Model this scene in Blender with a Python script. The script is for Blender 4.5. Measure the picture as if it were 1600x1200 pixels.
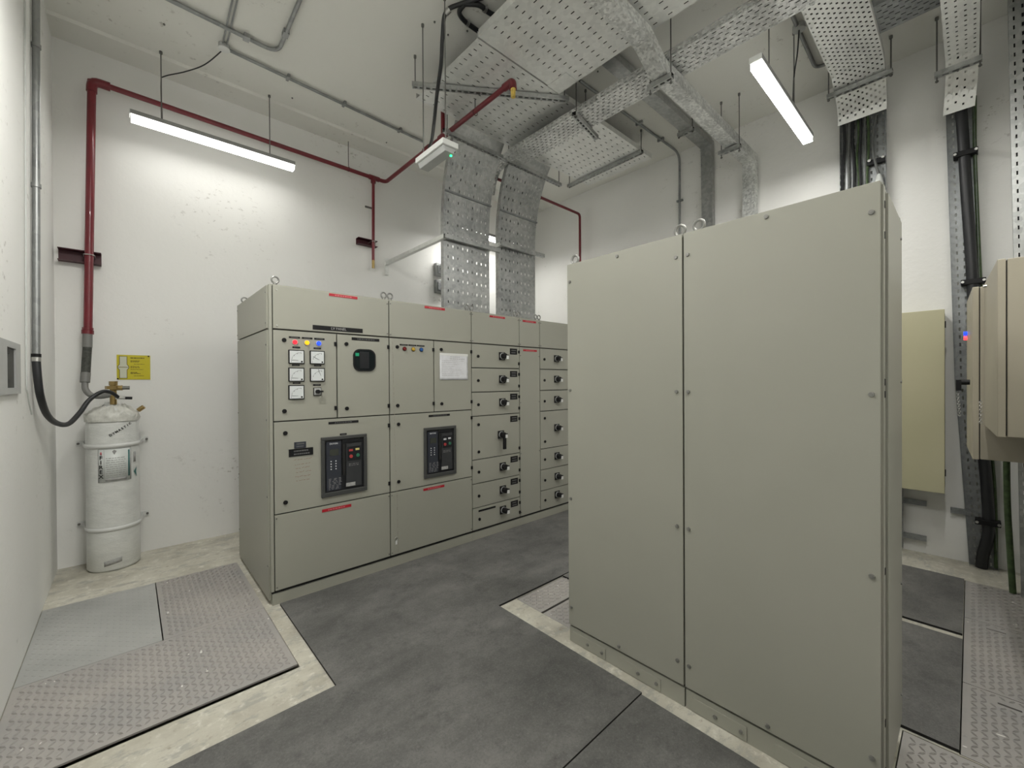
import bpy, math, random
from mathutils import Vector, Matrix
random.seed(7)
for o in list(bpy.data.objects): bpy.data.objects.remove(o)
S = bpy.context.scene
COL = S.collection
PI = math.pi

# ------------------------------------------------------------------ camera
cd = bpy.data.cameras.new('camera'); cam = bpy.data.objects.new('camera', cd); COL.objects.link(cam)
cd.sensor_width = 36.0; cd.lens = 655.35 / 1600.0 * 36.0; cd.clip_start = 0.02; cd.clip_end = 60
R0 = Vector((0.73810289, -0.67466078, -0.00607882)); R1 = Vector((-0.00823546, 0.0, -0.99996609)); R2 = Vector((0.6746379, 0.73812792, -0.00555614))
mw = Matrix.Identity(4)
for i, v in enumerate((R0, -R1, -R2)):
    for k in range(3): mw[k][i] = v[k]
mw.translation = Vector((0, 0, 1.44)); cam.matrix_world = mw
S.camera = cam
# ------------------------------------------------------------------ world, exposure (lamps give the light; each in its own builder)
W = bpy.data.worlds.new('world'); S.world = W; W.use_nodes = True
W.node_tree.nodes['Background'].inputs[0].default_value = (0.9, 0.95, 1.0, 1); W.node_tree.nodes['Background'].inputs[1].default_value = 0.02
LAMP_DOWN = 46.0      # radiance of the lens under each linear lamp
LAMP_SIDE = 1.6
S.view_settings.view_transform = 'Standard'; S.view_settings.look = 'None'
S.view_settings.exposure = 1.25; S.view_settings.gamma = 1.0; S.view_settings.use_curve_mapping = False

XL, XR, YB, YF, ZC = -0.42, 4.85, 4.79, -0.36, 4.15   # room shell

# ------------------------------------------------------------------ materials
MAT = {}
def nodes(name):
    m = bpy.data.materials.new(name); m.use_nodes = True
    nt = m.node_tree; b = nt.nodes['Principled BSDF']; MAT[name] = m
    return m, nt, b
def link(nt, a, b): nt.links.new(a, b)
def coords(nt, scale=(1, 1, 1)):
    t = nt.nodes.new('ShaderNodeNewGeometry'); mp = nt.nodes.new('ShaderNodeMapping'); mp.inputs['Scale'].default_value = scale
    link(nt, t.outputs['Position'], mp.inputs['Vector']); return mp.outputs[0]
def noise(nt, vec, scale, detail=4, rough=0.55):
    n = nt.nodes.new('ShaderNodeTexNoise'); n.inputs['Scale'].default_value = scale; n.inputs['Detail'].default_value = detail; n.inputs['Roughness'].default_value = rough
    link(nt, vec, n.inputs['Vector']); return n.outputs['Fac']
def ramp(nt, fac, stops):
    r = nt.nodes.new('ShaderNodeValToRGB'); link(nt, fac, r.inputs[0]); e = r.color_ramp.elements
    while len(e) < len(stops): e.new(0.5)
    for el, (p, c) in zip(e, stops):
        el.position = p; el.color = (c[0], c[1], c[2], 1) if hasattr(c, '__len__') else (c, c, c, 1)
    return r.outputs[0]
def mix(nt, fac, a, b, mode='MIX'):
    m = nt.nodes.new('ShaderNodeMix'); m.data_type = 'RGBA'; m.blend_type = mode
    if hasattr(fac, 'is_linked') or hasattr(fac, 'links'): link(nt, fac, m.inputs[0])
    else: m.inputs[0].default_value = fac
    for v, i in ((a, 6), (b, 7)):
        if hasattr(v, 'links'): link(nt, v, m.inputs[i])
        else: m.inputs[i].default_value = (v[0], v[1], v[2], 1)
    return m.outputs[2]
def bump(nt, b, h, strength, dist=0.01):
    n = nt.nodes.new('ShaderNodeBump'); n.inputs['Strength'].default_value = strength; n.inputs['Distance'].default_value = dist
    link(nt, h, n.inputs['Height']); link(nt, n.outputs[0], b.inputs['Normal'])
def plain(name, c, rough=0.5, metal=0.0, var=0.0, scale=6.0, bmp=0.0, bscale=80, coat=0.0):
    m, nt, b = nodes(name)
    b.inputs['Roughness'].default_value = rough; b.inputs['Metallic'].default_value = metal
    v = coords(nt)
    f = noise(nt, v, scale)
    lo = [x * (1 - var) for x in c]; hi = [min(1, x * (1 + var)) for x in c]
    link(nt, ramp(nt, f, [(0.3, lo), (0.7, hi)]), b.inputs['Base Color'])
    if bmp: bump(nt, b, noise(nt, v, bscale, 2), bmp, 0.002)
    if coat: b.inputs['Coat Weight'].default_value = coat
    return m
def glow(name, c, strength, base=None):
    m, nt, b = nodes(name); b.inputs['Base Color'].default_value = (*(base or c), 1)
    b.inputs['Emission Color'].default_value = (*c, 1); b.inputs['Emission Strength'].default_value = strength; b.inputs['Roughness'].default_value = 0.4
    return m

def wall_mat(name, base, stain, rough=0.75, bscale=22, bstr=0.25):
    m, nt, b = nodes(name); v = coords(nt); b.inputs['Roughness'].default_value = rough
    n1 = noise(nt, v, 1.1, 5); n2 = noise(nt, coords(nt, (1, 1, 1.5)), 17, 4, 0.7); n3 = noise(nt, coords(nt, (3, 3, 9)), 7, 3, 0.6)
    c = mix(nt, ramp(nt, n1, [(0.35, 0.0), (0.75, 0.35)]), base, stain)
    spots = ramp(nt, n2, [(0.60, 0.0), (0.68, 0.6)])
    area = ramp(nt, n1, [(0.52, 0.0), (0.66, 1.0)])
    mm = nt.nodes.new('ShaderNodeMath'); mm.operation = 'MULTIPLY'; link(nt, spots, mm.inputs[0]); link(nt, area, mm.inputs[1])
    c2 = mix(nt, mm.outputs[0], c, (0.33, 0.31, 0.27)); link(nt, c2, b.inputs['Base Color'])
    bump(nt, b, noise(nt, v, bscale, 4, 0.6), bstr, 0.006)
wall_mat('wall_paint', (0.84, 0.84, 0.815), (0.77, 0.765, 0.73))
wall_mat('rough_plaster', (0.81, 0.81, 0.785), (0.70, 0.69, 0.65), 0.8, 14, 0.6)
wall_mat('ceiling_paint', (0.78, 0.78, 0.735), (0.72, 0.72, 0.67), 0.85, 30, 0.15)

m, nt, b = nodes('concrete'); v = coords(nt); b.inputs['Roughness'].default_value = 0.8
n1 = noise(nt, v, 2.3, 6, 0.65); n2 = noise(nt, v, 16, 6, 0.7); n3 = noise(nt, v, 60, 3)
c = ramp(nt, n1, [(0.3, (0.36, 0.335, 0.275)), (0.5, (0.53, 0.51, 0.43)), (0.7, (0.64, 0.62, 0.54))])
n4 = noise(nt, coords(nt, (1, 2.2, 1)), 5.5, 5, 0.75)
c = mix(nt, ramp(nt, n4, [(0.52, 0.0), (0.60, 0.75)]), c, (0.37, 0.365, 0.325))
c = mix(nt, ramp(nt, n2, [(0.55, 0.0), (0.68, 0.7)]), c, (0.74, 0.72, 0.64))
c = mix(nt, ramp(nt, n2, [(0.30, 0.7), (0.42, 0.0)]), c, (0.30, 0.26, 0.20))
link(nt, c, b.inputs['Base Color']); bump(nt, b, n3, 0.3, 0.002)

m, nt, b = nodes('rubber'); v = coords(nt); b.inputs['Roughness'].default_value = 0.7
n1 = noise(nt, coords(nt, (1.0, 1.6, 1)), 1.6, 7, 0.7); n2 = noise(nt, v, 7, 5, 0.75); n3 = noise(nt, v, 110, 4, 0.85)
c = ramp(nt, n1, [(0.30, (0.075, 0.075, 0.071)), (0.5, (0.125, 0.124, 0.117)), (0.72, (0.20, 0.197, 0.185))])
c = mix(nt, ramp(nt, n2, [(0.30, 0.65), (0.46, 0.0)]), c, (0.062, 0.062, 0.060))
c = mix(nt, ramp(nt, n3, [(0.54, 0.0), (0.72, 0.32)]), c, (0.33, 0.325, 0.31))
c = mix(nt, ramp(nt, n3, [(0.30, 0.6), (0.46, 0.0)]), c, (0.05, 0.05, 0.047))
link(nt, c, b.inputs['Base Color']); bump(nt, b, n3, 0.5, 0.001)
plain('rubber_edge', (0.012, 0.012, 0.012), 0.8)

m, nt, b = nodes('plate_steel'); v = coords(nt); b.inputs['Roughness'].default_value = 0.55; b.inputs['Metallic'].default_value = 0.15
n1 = noise(nt, v, 1.7, 5, 0.6); n2 = noise(nt, v, 22, 4, 0.7); n3 = noise(nt, coords(nt, (1.6, .8, 1)), 24, 1, 0.3)
c = ramp(nt, n1, [(0.3, (0.34, 0.335, 0.325)), (0.55, (0.405, 0.385, 0.362)), (0.75, (0.47, 0.452, 0.42))])
c = mix(nt, ramp(nt, n3, [(0.775, 0.0), (0.785, 1.0)]), c, (0.80, 0.79, 0.75))
c = mix(nt, ramp(nt, n2, [(0.25, 0.45), (0.4, 0.0)]), c, (0.20, 0.19, 0.175))
link(nt, c, b.inputs['Base Color'])
plain('plate_smooth', (0.40, 0.405, 0.39), 0.5, 0.15, 0.14, 2.0)

m, nt, b = nodes('cabinet'); v = coords(nt); b.inputs['Roughness'].default_value = 0.42
n1 = noise(nt, v, 1.3, 3)
link(nt, ramp(nt, n1, [(0.3, (0.328, 0.328, 0.277)), (0.7, (0.350, 0.348, 0.297))]), b.inputs['Base Color'])
bump(nt, b, noise(nt, v, 420, 2), 0.10, 0.0006)
m, nt, b = nodes('cabinet_beige'); v = coords(nt); b.inputs['Roughness'].default_value = 0.45
link(nt, ramp(nt, noise(nt, v, 2, 3), [(0.3, (0.46, 0.44, 0.285)), (0.7, (0.49, 0.465, 0.31))]), b.inputs['Base Color'])
m, nt, b = nodes('cabinet_cream'); v = coords(nt); b.inputs['Roughness'].default_value = 0.45
link(nt, ramp(nt, noise(nt, v, 2, 3), [(0.3, (0.40, 0.365, 0.28)), (0.7, (0.43, 0.395, 0.31))]), b.inputs['Base Color'])
plain('carcass_shaded', (0.05, 0.05, 0.043), 0.6)  # grey steel coloured near-black, shade of the panel gaps put into its colour
plain('gap_black', (0.01, 0.01, 0.01), 0.7)

def galv(name, lo, hi, rough=0.42, metal=0.85, vs=45):
    m, nt, b = nodes(name); v = coords(nt)
    vo = nt.nodes.new('ShaderNodeTexVoronoi'); vo.inputs['Scale'].default_value = vs; link(nt, v, vo.inputs['Vector'])
    n1 = noise(nt, v, 3.5, 4, 0.6)
    bw = nt.nodes.new('ShaderNodeSeparateColor'); link(nt, vo.outputs['Color'], bw.inputs[0])
    a = nt.nodes.new('ShaderNodeMath'); a.operation = 'MULTIPLY_ADD'; link(nt, bw.outputs[0], a.inputs[0]); a.inputs[1].default_value = 0.35; link(nt, n1, a.inputs[2])
    link(nt, ramp(nt, a.outputs[0], [(0.35, lo), (0.95, hi)]), b.inputs['Base Color'])
    rr = ramp(nt, a.outputs[0], [(0.35, rough - 0.08), (0.95, rough + 0.12)]); link(nt, rr, b.inputs['Roughness'])
    b.inputs['Metallic'].default_value = metal
galv('galvanised', (0.68, 0.69, 0.67), (0.84, 0.85, 0.825), 0.38, 0.5, 30)
galv('galvanised_spangled', (0.36, 0.37, 0.365), (0.86, 0.87, 0.85), 0.42, 0.6, 60)
galv('galvanised_mid', (0.30, 0.31, 0.305), (0.52, 0.53, 0.52), 0.38, 0.75, 35)
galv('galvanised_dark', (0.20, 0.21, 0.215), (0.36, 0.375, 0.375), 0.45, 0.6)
galv('conduit_steel', (0.24, 0.25, 0.25), (0.40, 0.41, 0.405), 0.45, 0.75, 20)
plain('zinc', (0.55, 0.55, 0.53), 0.35, 0.9, 0.1)
plain('eye_steel', (0.27, 0.27, 0.255), 0.4, 0.6)
plain('rod_steel', (0.20, 0.20, 0.19), 0.5, 0.7)
plain('brass', (0.40, 0.29, 0.12), 0.35, 0.85, 0.15, 40)
plain('red_pipe', (0.165, 0.013, 0.021), 0.32, 0, 0.12, 8, coat=0.2)
plain('maroon_bracket', (0.055, 0.008, 0.014), 0.5, 0, 0.2, 12)
plain('yellow_tape', (0.62, 0.45, 0.10), 0.6, 0, 0.2, 60)
plain('black_plastic', (0.010, 0.010, 0.011), 0.5)
MAT['black_plastic'].node_tree.nodes['Principled BSDF'].inputs['Specular IOR Level'].default_value = 0.25
plain('black_cable', (0.018, 0.019, 0.021), 0.45)
plain('grey_hose', (0.20, 0.20, 0.19), 0.55, 0.2)
plain('hose_wrap', (0.055, 0.058, 0.05), 0.7, 0, 0.4, 60)
plain('grey_cable', (0.13, 0.135, 0.13), 0.5)
plain('green_cable', (0.05, 0.085, 0.03), 0.5, 0, 0.4, 30)
plain('white_cable', (0.6, 0.62, 0.6), 0.5)
plain('white_plastic', (0.72, 0.73, 0.71), 0.4)
plain('lamp_housing', (0.32, 0.32, 0.315), 0.4, 0.3)
plain('paper', (0.74, 0.75, 0.78), 0.25, 0, 0.06, 25, 0.25, 30, 0.6)
plain('ink', (0.10, 0.10, 0.11), 0.6)
plain('pale_print', (0.55, 0.56, 0.58), 0.6)
plain('faint_print', (0.13, 0.13, 0.13), 0.6)
plain('red_label', (0.42, 0.012, 0.025), 0.4)
plain('pink_print', (0.62, 0.2, 0.22), 0.5)
plain('yellow_sign', (0.58, 0.50, 0.012), 0.45, 0, 0.05)
plain('sign_print', (0.16, 0.13, 0.01), 0.6)
plain('sign_white', (0.60, 0.61, 0.48), 0.5)
plain('meter_face', (0.66, 0.69, 0.69), 0.3)
plain('acb_frame', (0.055, 0.057, 0.055), 0.45)
plain('acb_dark', (0.012, 0.013, 0.016), 0.35)
plain('acb_slate', (0.030, 0.034, 0.046), 0.4)
plain('acb_grey', (0.035, 0.037, 0.040), 0.45)
plain('screen', (0.05, 0.055, 0.045), 0.2)
plain('key_white', (0.75, 0.76, 0.78), 0.4)
plain('button_red', (0.40, 0.05, 0.05), 0.4)
plain('button_green', (0.03, 0.16, 0.09), 0.4)
plain('flag_yellow', (0.62, 0.55, 0.2), 0.4)
plain('window_glass', (0.012, 0.016, 0.017), 0.12)
plain('lens_red_off', (0.16, 0.01, 0.012), 0.2); plain('lens_yellow_off', (0.50, 0.33, 0.04), 0.2); plain('lens_blue_off', (0.02, 0.09, 0.30), 0.2)
plain('knob_ring', (0.42, 0.43, 0.42), 0.4)
plain('marker_brown', (0.22, 0.10, 0.06), 0.7)
plain('dust_streak', (0.30, 0.29, 0.25), 0.8, 0, 0.3, 60)
plain('felt_marker', (0.02, 0.02, 0.02), 0.6)
plain('tank_label', (0.66, 0.69, 0.67), 0.35)
plain('label_grey', (0.36, 0.36, 0.35), 0.6, 0, 0.2, 60)
plain('teal_print', (0.05, 0.17, 0.16), 0.5)
plain('box_grey', (0.42, 0.43, 0.42), 0.5, 0, 0.08)
plain('recess_dark', (0.035, 0.037, 0.033), 0.6, 0, 0.5, 14)
m, nt, b = nodes('tank_wrap'); v = coords(nt, (1, 1, 2.2)); b.inputs['Roughness'].default_value = 0.28; b.inputs['Coat Weight'].default_value = 0.3
link(nt, ramp(nt, noise(nt, v, 9, 5, 0.7), [(0.3, (0.66, 0.675, 0.65)), (0.7, (0.76, 0.77, 0.745))]), b.inputs['Base Color'])
bump(nt, b, noise(nt, v, 16, 5, 0.65), 0.5, 0.008)
m, nt, b = nodes('film'); v = coords(nt); b.inputs['Roughness'].default_value = 0.3
link(nt, ramp(nt, noise(nt, v, 30, 4), [(0.3, (0.60, 0.60, 0.55)), (0.7, (0.74, 0.74, 0.69))]), b.inputs['Base Color'])
bump(nt, b, noise(nt, v, 40, 4, 0.7), 0.6, 0.008)
glow('lamp_lens_side', (1.0, 0.985, 0.94), LAMP_SIDE, (0.9, 0.9, 0.9))
glow('lens_red', (1.0, 0.015, 0.03), 0.85, (.3, .01, .01)); glow('lens_yellow', (1.0, 0.45, 0.0), 0.6, (.4, .2, .01)); glow('lens_blue', (0.005, 0.04, 1.0), 1.1, (.01, .03, .3))
glow('led_green', (0.02, 1.0, 0.25), 2.0); glow('led_red', (1.0, 0.05, 0.06), 0.9); glow('display_green', (0.0, 0.22, 0.10), 0.35, (0.01, 0.12, 0.06))

# ------------------------------------------------------------------ mesh helpers (world coordinates in, one mesh object out)
WO = {}
class MB:
    def __init__(s): s.v = []; s.f = []
    def add(s, vs, fs):
        n = len(s.v); s.v += [tuple(p) for p in vs]; s.f += [tuple(i + n for i in f) for f in fs]; return s
    def box(s, x0, x1, y0, y1, z0, z1):
        return s.add([(x0, y0, z0), (x1, y0, z0), (x1, y1, z0), (x0, y1, z0), (x0, y0, z1), (x1, y0, z1), (x1, y1, z1), (x0, y1, z1)],
                     [(3, 2, 1, 0), (4, 5, 6, 7), (0, 1, 5, 4), (1, 2, 6, 5), (2, 3, 7, 6), (3, 0, 4, 7)])
    def cyl(s, p0, p1, r, n=14, r2=None, cap=True):
        p0 = Vector(p0); p1 = Vector(p1); d = (p1 - p0).normalized(); a = d.orthogonal().normalized(); b = d.cross(a); r2 = r if r2 is None else r2
        vs = []
        for p, rr in ((p0, r), (p1, r2)):
            for i in range(n):
                t = 2 * PI * i / n; vs.append(p + (a * math.cos(t) + b * math.sin(t)) * rr)
        fs = [(i, (i + 1) % n, n + (i + 1) % n, n + i) for i in range(n)]
        if cap: fs += [tuple(range(n - 1, -1, -1)), tuple(range(n, 2 * n))]
        return s.add(vs, fs)
    def tube(s, pts, r, n=10):
        pts = [Vector(p) for p in pts]; vs = []; fs = []; a = None
        for i, p in enumerate(pts):
            d = ((pts[min(i + 1, len(pts) - 1)] - p).normalized() + (p - pts[max(i - 1, 0)]).normalized())
            d = d.normalized() if d.length > 1e-6 else Vector((0, 0, 1))
            a = d.orthogonal().normalized() if a is None else (a - d * a.dot(d)).normalized()
            b = d.cross(a); rr = r(i / (len(pts) - 1)) if callable(r) else r
            for k in range(n):
                t = 2 * PI * k / n; vs.append(p + (a * math.cos(t) + b * math.sin(t)) * rr)
        for i in range(len(pts) - 1):
            for k in range(n): fs.append((i * n + k, i * n + (k + 1) % n, (i + 1) * n + (k + 1) % n, (i + 1) * n + k))
        fs += [tuple(range(n - 1, -1, -1)), tuple(range((len(pts) - 1) * n, len(pts) * n))]
        return s.add(vs, fs)
    def torus(s, c, axis, R, r, n=18, k=8):
        c = Vector(c); d = Vector(axis).normalized(); a = d.orthogonal().normalized(); b = d.cross(a); vs = []; fs = []
        for i in range(n):
            t = 2 * PI * i / n; e = a * math.cos(t) + b * math.sin(t)
            for j in range(k):
                u = 2 * PI * j / k; vs.append(c + e * (R + r * math.cos(u)) + d * r * math.sin(u))
        for i in range(n):
            for j in range(k): fs.append((i * k + j, ((i + 1) % n) * k + j, ((i + 1) % n) * k + (j + 1) % k, i * k + (j + 1) % k))
        return s.add(vs, fs)
    def lathe(s, c, prof, n=40):
        vs = []; fs = []; cx, cy = c
        for (r, z) in prof:
            for i in range(n):
                t = 2 * PI * i / n; vs.append((cx + r * math.cos(t), cy + r * math.sin(t), z))
        for j in range(len(prof) - 1):
            for i in range(n): fs.append((j * n + i, j * n + (i + 1) % n, (j + 1) * n + (i + 1) % n, (j + 1) * n + i))
        fs += [tuple(range(n - 1, -1, -1)), tuple(range((len(prof) - 1) * n, len(prof) * n))]
        return s.add(vs, fs)
    def prism(s, pts, off):      # planar polygon extruded by vector off
        off = Vector(off); n = len(pts); vs = [Vector(p) for p in pts] + [Vector(p) + off for p in pts]
        fs = [tuple(range(n)), tuple(range(2 * n - 1, n - 1, -1))] + [(i, n + i, n + (i + 1) % n, (i + 1) % n) for i in range(n)]
        return s.add(vs, fs)
    def build(s, name, mat, parent=None, smooth=False, bevel=0, solid=0, origin=None):
        if origin is None:
            lo = [min(p[i] for p in s.v) for i in range(3)]; hi = [max(p[i] for p in s.v) for i in range(3)]
            origin = Vector(((lo[0] + hi[0]) / 2, (lo[1] + hi[1]) / 2, lo[2]))
        origin = Vector(origin)
        me = bpy.data.meshes.new(name); me.from_pydata([tuple(Vector(p) - origin) for p in s.v], [], s.f); me.validate(); me.update()
        mats = mat if isinstance(mat, (list, tuple)) else [mat]
        for q in mats: me.materials.append(MAT[q])
        if smooth:
            for p in me.polygons: p.use_smooth = True
        o = bpy.data.objects.new(name, me); COL.objects.link(o)
        put(o, origin, parent)
        if smooth and smooth != 'all':
            try: me.set_sharp_from_angle(angle=math.radians(40))
            except Exception: pass
        if bevel:
            b = o.modifiers.new('bevel', 'BEVEL'); b.width = bevel; b.segments = 2; b.limit_method = 'ANGLE'
        if solid:
            b = o.modifiers.new('sheet', 'SOLIDIFY'); b.thickness = solid; b.offset = 0
        return o
def put(o, world, parent):
    world = Vector(world); WO[o] = world
    if parent is not None: o.parent = parent; o.location = world - WO[parent]
    else: o.location = world
def tag(o, label, cat, group=None, kind=None):
    o['label'] = label; o['category'] = cat
    if group: o['group'] = group
    if kind: o['kind'] = kind
    return o
def thing(name, loc, label, cat, group=None):
    o = bpy.data.objects.new(name, None); COL.objects.link(o); o.empty_display_size = 0.05
    put(o, loc, None); return tag(o, label, cat, group)
def inst(src, name, world, parent, rot=None):
    o = bpy.data.objects.new(name, src); COL.objects.link(o); put(o, world, parent)
    if rot: o.rotation_euler = rot
    return o
def mesh_of(mb, name, mat, smooth=False):
    me = bpy.data.meshes.new(name); me.from_pydata(mb.v, [], mb.f); me.validate()
    for q in (mat if isinstance(mat, (list, tuple)) else [mat]): me.materials.append(MAT[q])
    if smooth:
        for p in me.polygons: p.use_smooth = True
        try: me.set_sharp_from_angle(angle=math.radians(40))
        except Exception: pass
    return me
def struct(o): o['kind'] = 'structure'; return o
def bx(name, mat, parent, x0, x1, y0, y1, z0, z1, bevel=0): return MB().box(x0, x1, y0, y1, z0, z1).build(name, mat, parent, bevel=bevel)
def smooth_path(pts, k=8):
    P = [Vector(p) for p in pts]; out = []
    for i in range(len(P) - 1):
        a = P[max(i - 1, 0)]; b = P[i]; c = P[i + 1]; d = P[min(i + 2, len(P) - 1)]
        for j in range(k):
            t = j / k; out.append(0.5 * ((2 * b) + (c - a) * t + (2 * a - 5 * b + 4 * c - d) * t * t + (3 * b - a - 3 * c + d) * t ** 3))
    out.append(P[-1]); return out
def fillet(pts, r=0.05, k=5):
    P = [Vector(p) for p in pts]; out = [P[0]]
    for i in range(1, len(P) - 1):
        a = (P[i - 1] - P[i]).normalized(); b = (P[i + 1] - P[i]).normalized()
        p0 = P[i] + a * r; p1 = P[i] + b * r
        for j in range(k + 1):
            t = j / k; out.append(p0 * (1 - t) ** 2 + P[i] * 2 * t * (1 - t) + p1 * t * t)
    out.append(P[-1]); return out
def text(body, size, mat, pos, xdir, ydir, parent, name='lettering', align='CENTER', depth=0.0006, bold=0.0):
    cu = bpy.data.curves.new('t', 'FONT'); cu.body = body; cu.size = size; cu.align_x = align; cu.align_y = 'CENTER'; cu.extrude = depth; cu.resolution_u = 2; cu.offset = bold
    to = bpy.data.objects.new('t', cu); COL.objects.link(to)
    bpy.context.view_layer.update(); dg = bpy.context.evaluated_depsgraph_get()
    me = bpy.data.meshes.new_from_object(to.evaluated_get(dg)); bpy.data.objects.remove(to); me.materials.clear(); me.materials.append(MAT[mat])
    o = bpy.data.objects.new(name, me); COL.objects.link(o); me.name = name
    x = Vector(xdir).normalized(); y = Vector(ydir).normalized(); z = x.cross(y)
    put(o, pos, parent); o.rotation_euler = Matrix((x, y, z)).transposed().to_euler()
    return o
def rect_holes(x0, x1, y0, y1, z0, z1, holes):
    """slab with rectangular holes through it"""
    mb = MB(); xs = sorted({x0, x1, *[h[0] for h in holes], *[h[1] for h in holes]}); ys = sorted({y0, y1, *[h[2] for h in holes], *[h[3] for h in holes]})
    xs = [x for x in xs if x0 <= x <= x1]; ys = [y for y in ys if y0 <= y <= y1]
    ins = lambda x, y: any(h[0] < x < h[1] and h[2] < y < h[3] for h in holes) or not (x0 < x < x1 and y0 < y < y1)
    for i in range(len(xs) - 1):
        for j in range(len(ys) - 1):
            a, b_, c_, d = xs[i], xs[i + 1], ys[j], ys[j + 1]; mx = (a + b_) / 2; my = (c_ + d) / 2
            if ins(mx, my): continue
            mb.add([(a, c_, z1), (b_, c_, z1), (b_, d, z1), (a, d, z1)], [(0, 1, 2, 3)]); mb.add([(a, c_, z0), (b_, c_, z0), (b_, d, z0), (a, d, z0)], [(3, 2, 1, 0)])
            for (px, py, qx, qy, nx, ny) in ((a, c_, b_, c_, 0, -1), (b_, c_, b_, d, 1, 0), (b_, d, a, d, 0, 1), (a, d, a, c_, -1, 0)):
                if ins((px + qx) / 2 + nx * 1e-4, (py + qy) / 2 + ny * 1e-4): mb.add([(px, py, z0), (qx, qy, z0), (qx, qy, z1), (px, py, z1)], [(0, 1, 2, 3)])
    return mb

# ------------------------------------------------------------------ sheet metal: perforated sheets, trays, struts
class Path:
    def __init__(s, pts):
        s.p = [Vector(q) for q in pts]; s.l = [0]
        for a, b in zip(s.p, s.p[1:]): s.l.append(s.l[-1] + (b - a).length)
        s.L = s.l[-1]
    def at(s, u):
        u = min(max(u, 0), s.L)
        for i in range(len(s.p) - 1):
            if u <= s.l[i + 1] + 1e-9:
                t = (u - s.l[i]) / max(1e-9, s.l[i + 1] - s.l[i]); return s.p[i].lerp(s.p[i + 1], t)
        return s.p[-1]
    def tan(s, u): return (s.at(min(u + 0.01, s.L)) - s.at(max(u - 0.01, 0))).normalized()
def perf(mapf, L, Wd, slots, mb=None):
    """sheet u in 0..L, v in 0..Wd with real slots; slots = (pitch_u, pitch_v, len_u, wid_v, stagger)"""
    mb = mb or MB()
    if slots is None:
        n = max(1, int(L / 0.04)); vs = []; fs = []
        for i in range(n + 1): vs += [mapf(L * i / n, 0), mapf(L * i / n, Wd)]
        fs = [(2 * i, 2 * i + 1, 2 * i + 3, 2 * i + 2) for i in range(n)]
        return mb.add(vs, fs)
    pu, pv, su, sv, st = slots
    nv = max(1, int(Wd / pv)); mv = (Wd - nv * pv) / 2; q = lambda u0, u1, v0, v1: mb.add([mapf(u0, v0), mapf(u1, v0), mapf(u1, v1), mapf(u0, v1)], [(0, 1, 2, 3)])
    def solid(u0, u1, v0, v1):
        n = max(1, int((u1 - u0) / 0.05))
        for i in range(n): q(u0 + (u1 - u0) * i / n, u0 + (u1 - u0) * (i + 1) / n, v0, v1)
    if mv > 1e-5: solid(0, L, 0, mv); solid(0, L, Wd - mv, Wd)
    for j in range(nv):
        v0 = mv + j * pv; v1 = v0 + pv; off = pu / 2 if (st and j % 2) else 0; nu = int((L - off) / pu); u = off
        if off: solid(0, off, v0, v1)
        for i in range(nu):
            u0 = off + i * pu; u1 = u0 + pu; a = (u0 + u1) / 2 - su / 2; b = a + su; c = (v0 + v1) / 2 - sv / 2; d = c + sv
            mb.add([mapf(u0, v0), mapf(u1, v0), mapf(u1, v1), mapf(u0, v1), mapf(a, c), mapf(b, c), mapf(b, d), mapf(a, d)], [(0, 1, 5, 4), (1, 2, 6, 5), (2, 3, 7, 6), (3, 0, 4, 7)]); u = u1
        if L - u > 1e-5: solid(u, L, v0, v1)
    return mb
def tray_parts(parent, pts, wvec, h, up, slots, rail_slots=None, mat='galvanised', base='base_sheet', rail='side_rail', lip=0.0, both=True):
    P = Path(pts); w = Vector(wvec); Wd = w.length; wd = w.normalized(); upv = Vector(up)
    def nrm(u):
        n = P.tan(u).cross(wd).normalized(); return n if n.dot(upv) >= 0 else -n
    perf(lambda u, v: P.at(u) + wd * v, P.L, Wd, slots).build(base, mat, parent, solid=0.0015)
    for s in ((0, 1) if both else (0,)):
        e = wd * (Wd * s)
        mb = perf(lambda u, v: P.at(u) + e + nrm(u) * v, P.L, h, rail_slots)
        if lip:
            sg = 1 if s == 0 else -1
            perf(lambda u, v: P.at(u) + e + nrm(u) * h + wd * (sg * v), P.L, lip, None, mb)
        mb.build(rail, mat, parent, solid=0.0015)
def tray(label, pts, wvec, h, up, slots, rail_slots=None, mat='galvanised', name='cable_tray', cat='cable tray', **k):
    t = thing(name, Vector(pts[0]), label, cat); tray_parts(t, pts, wvec, h, up, slots, rail_slots, mat, **k); return t
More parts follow.
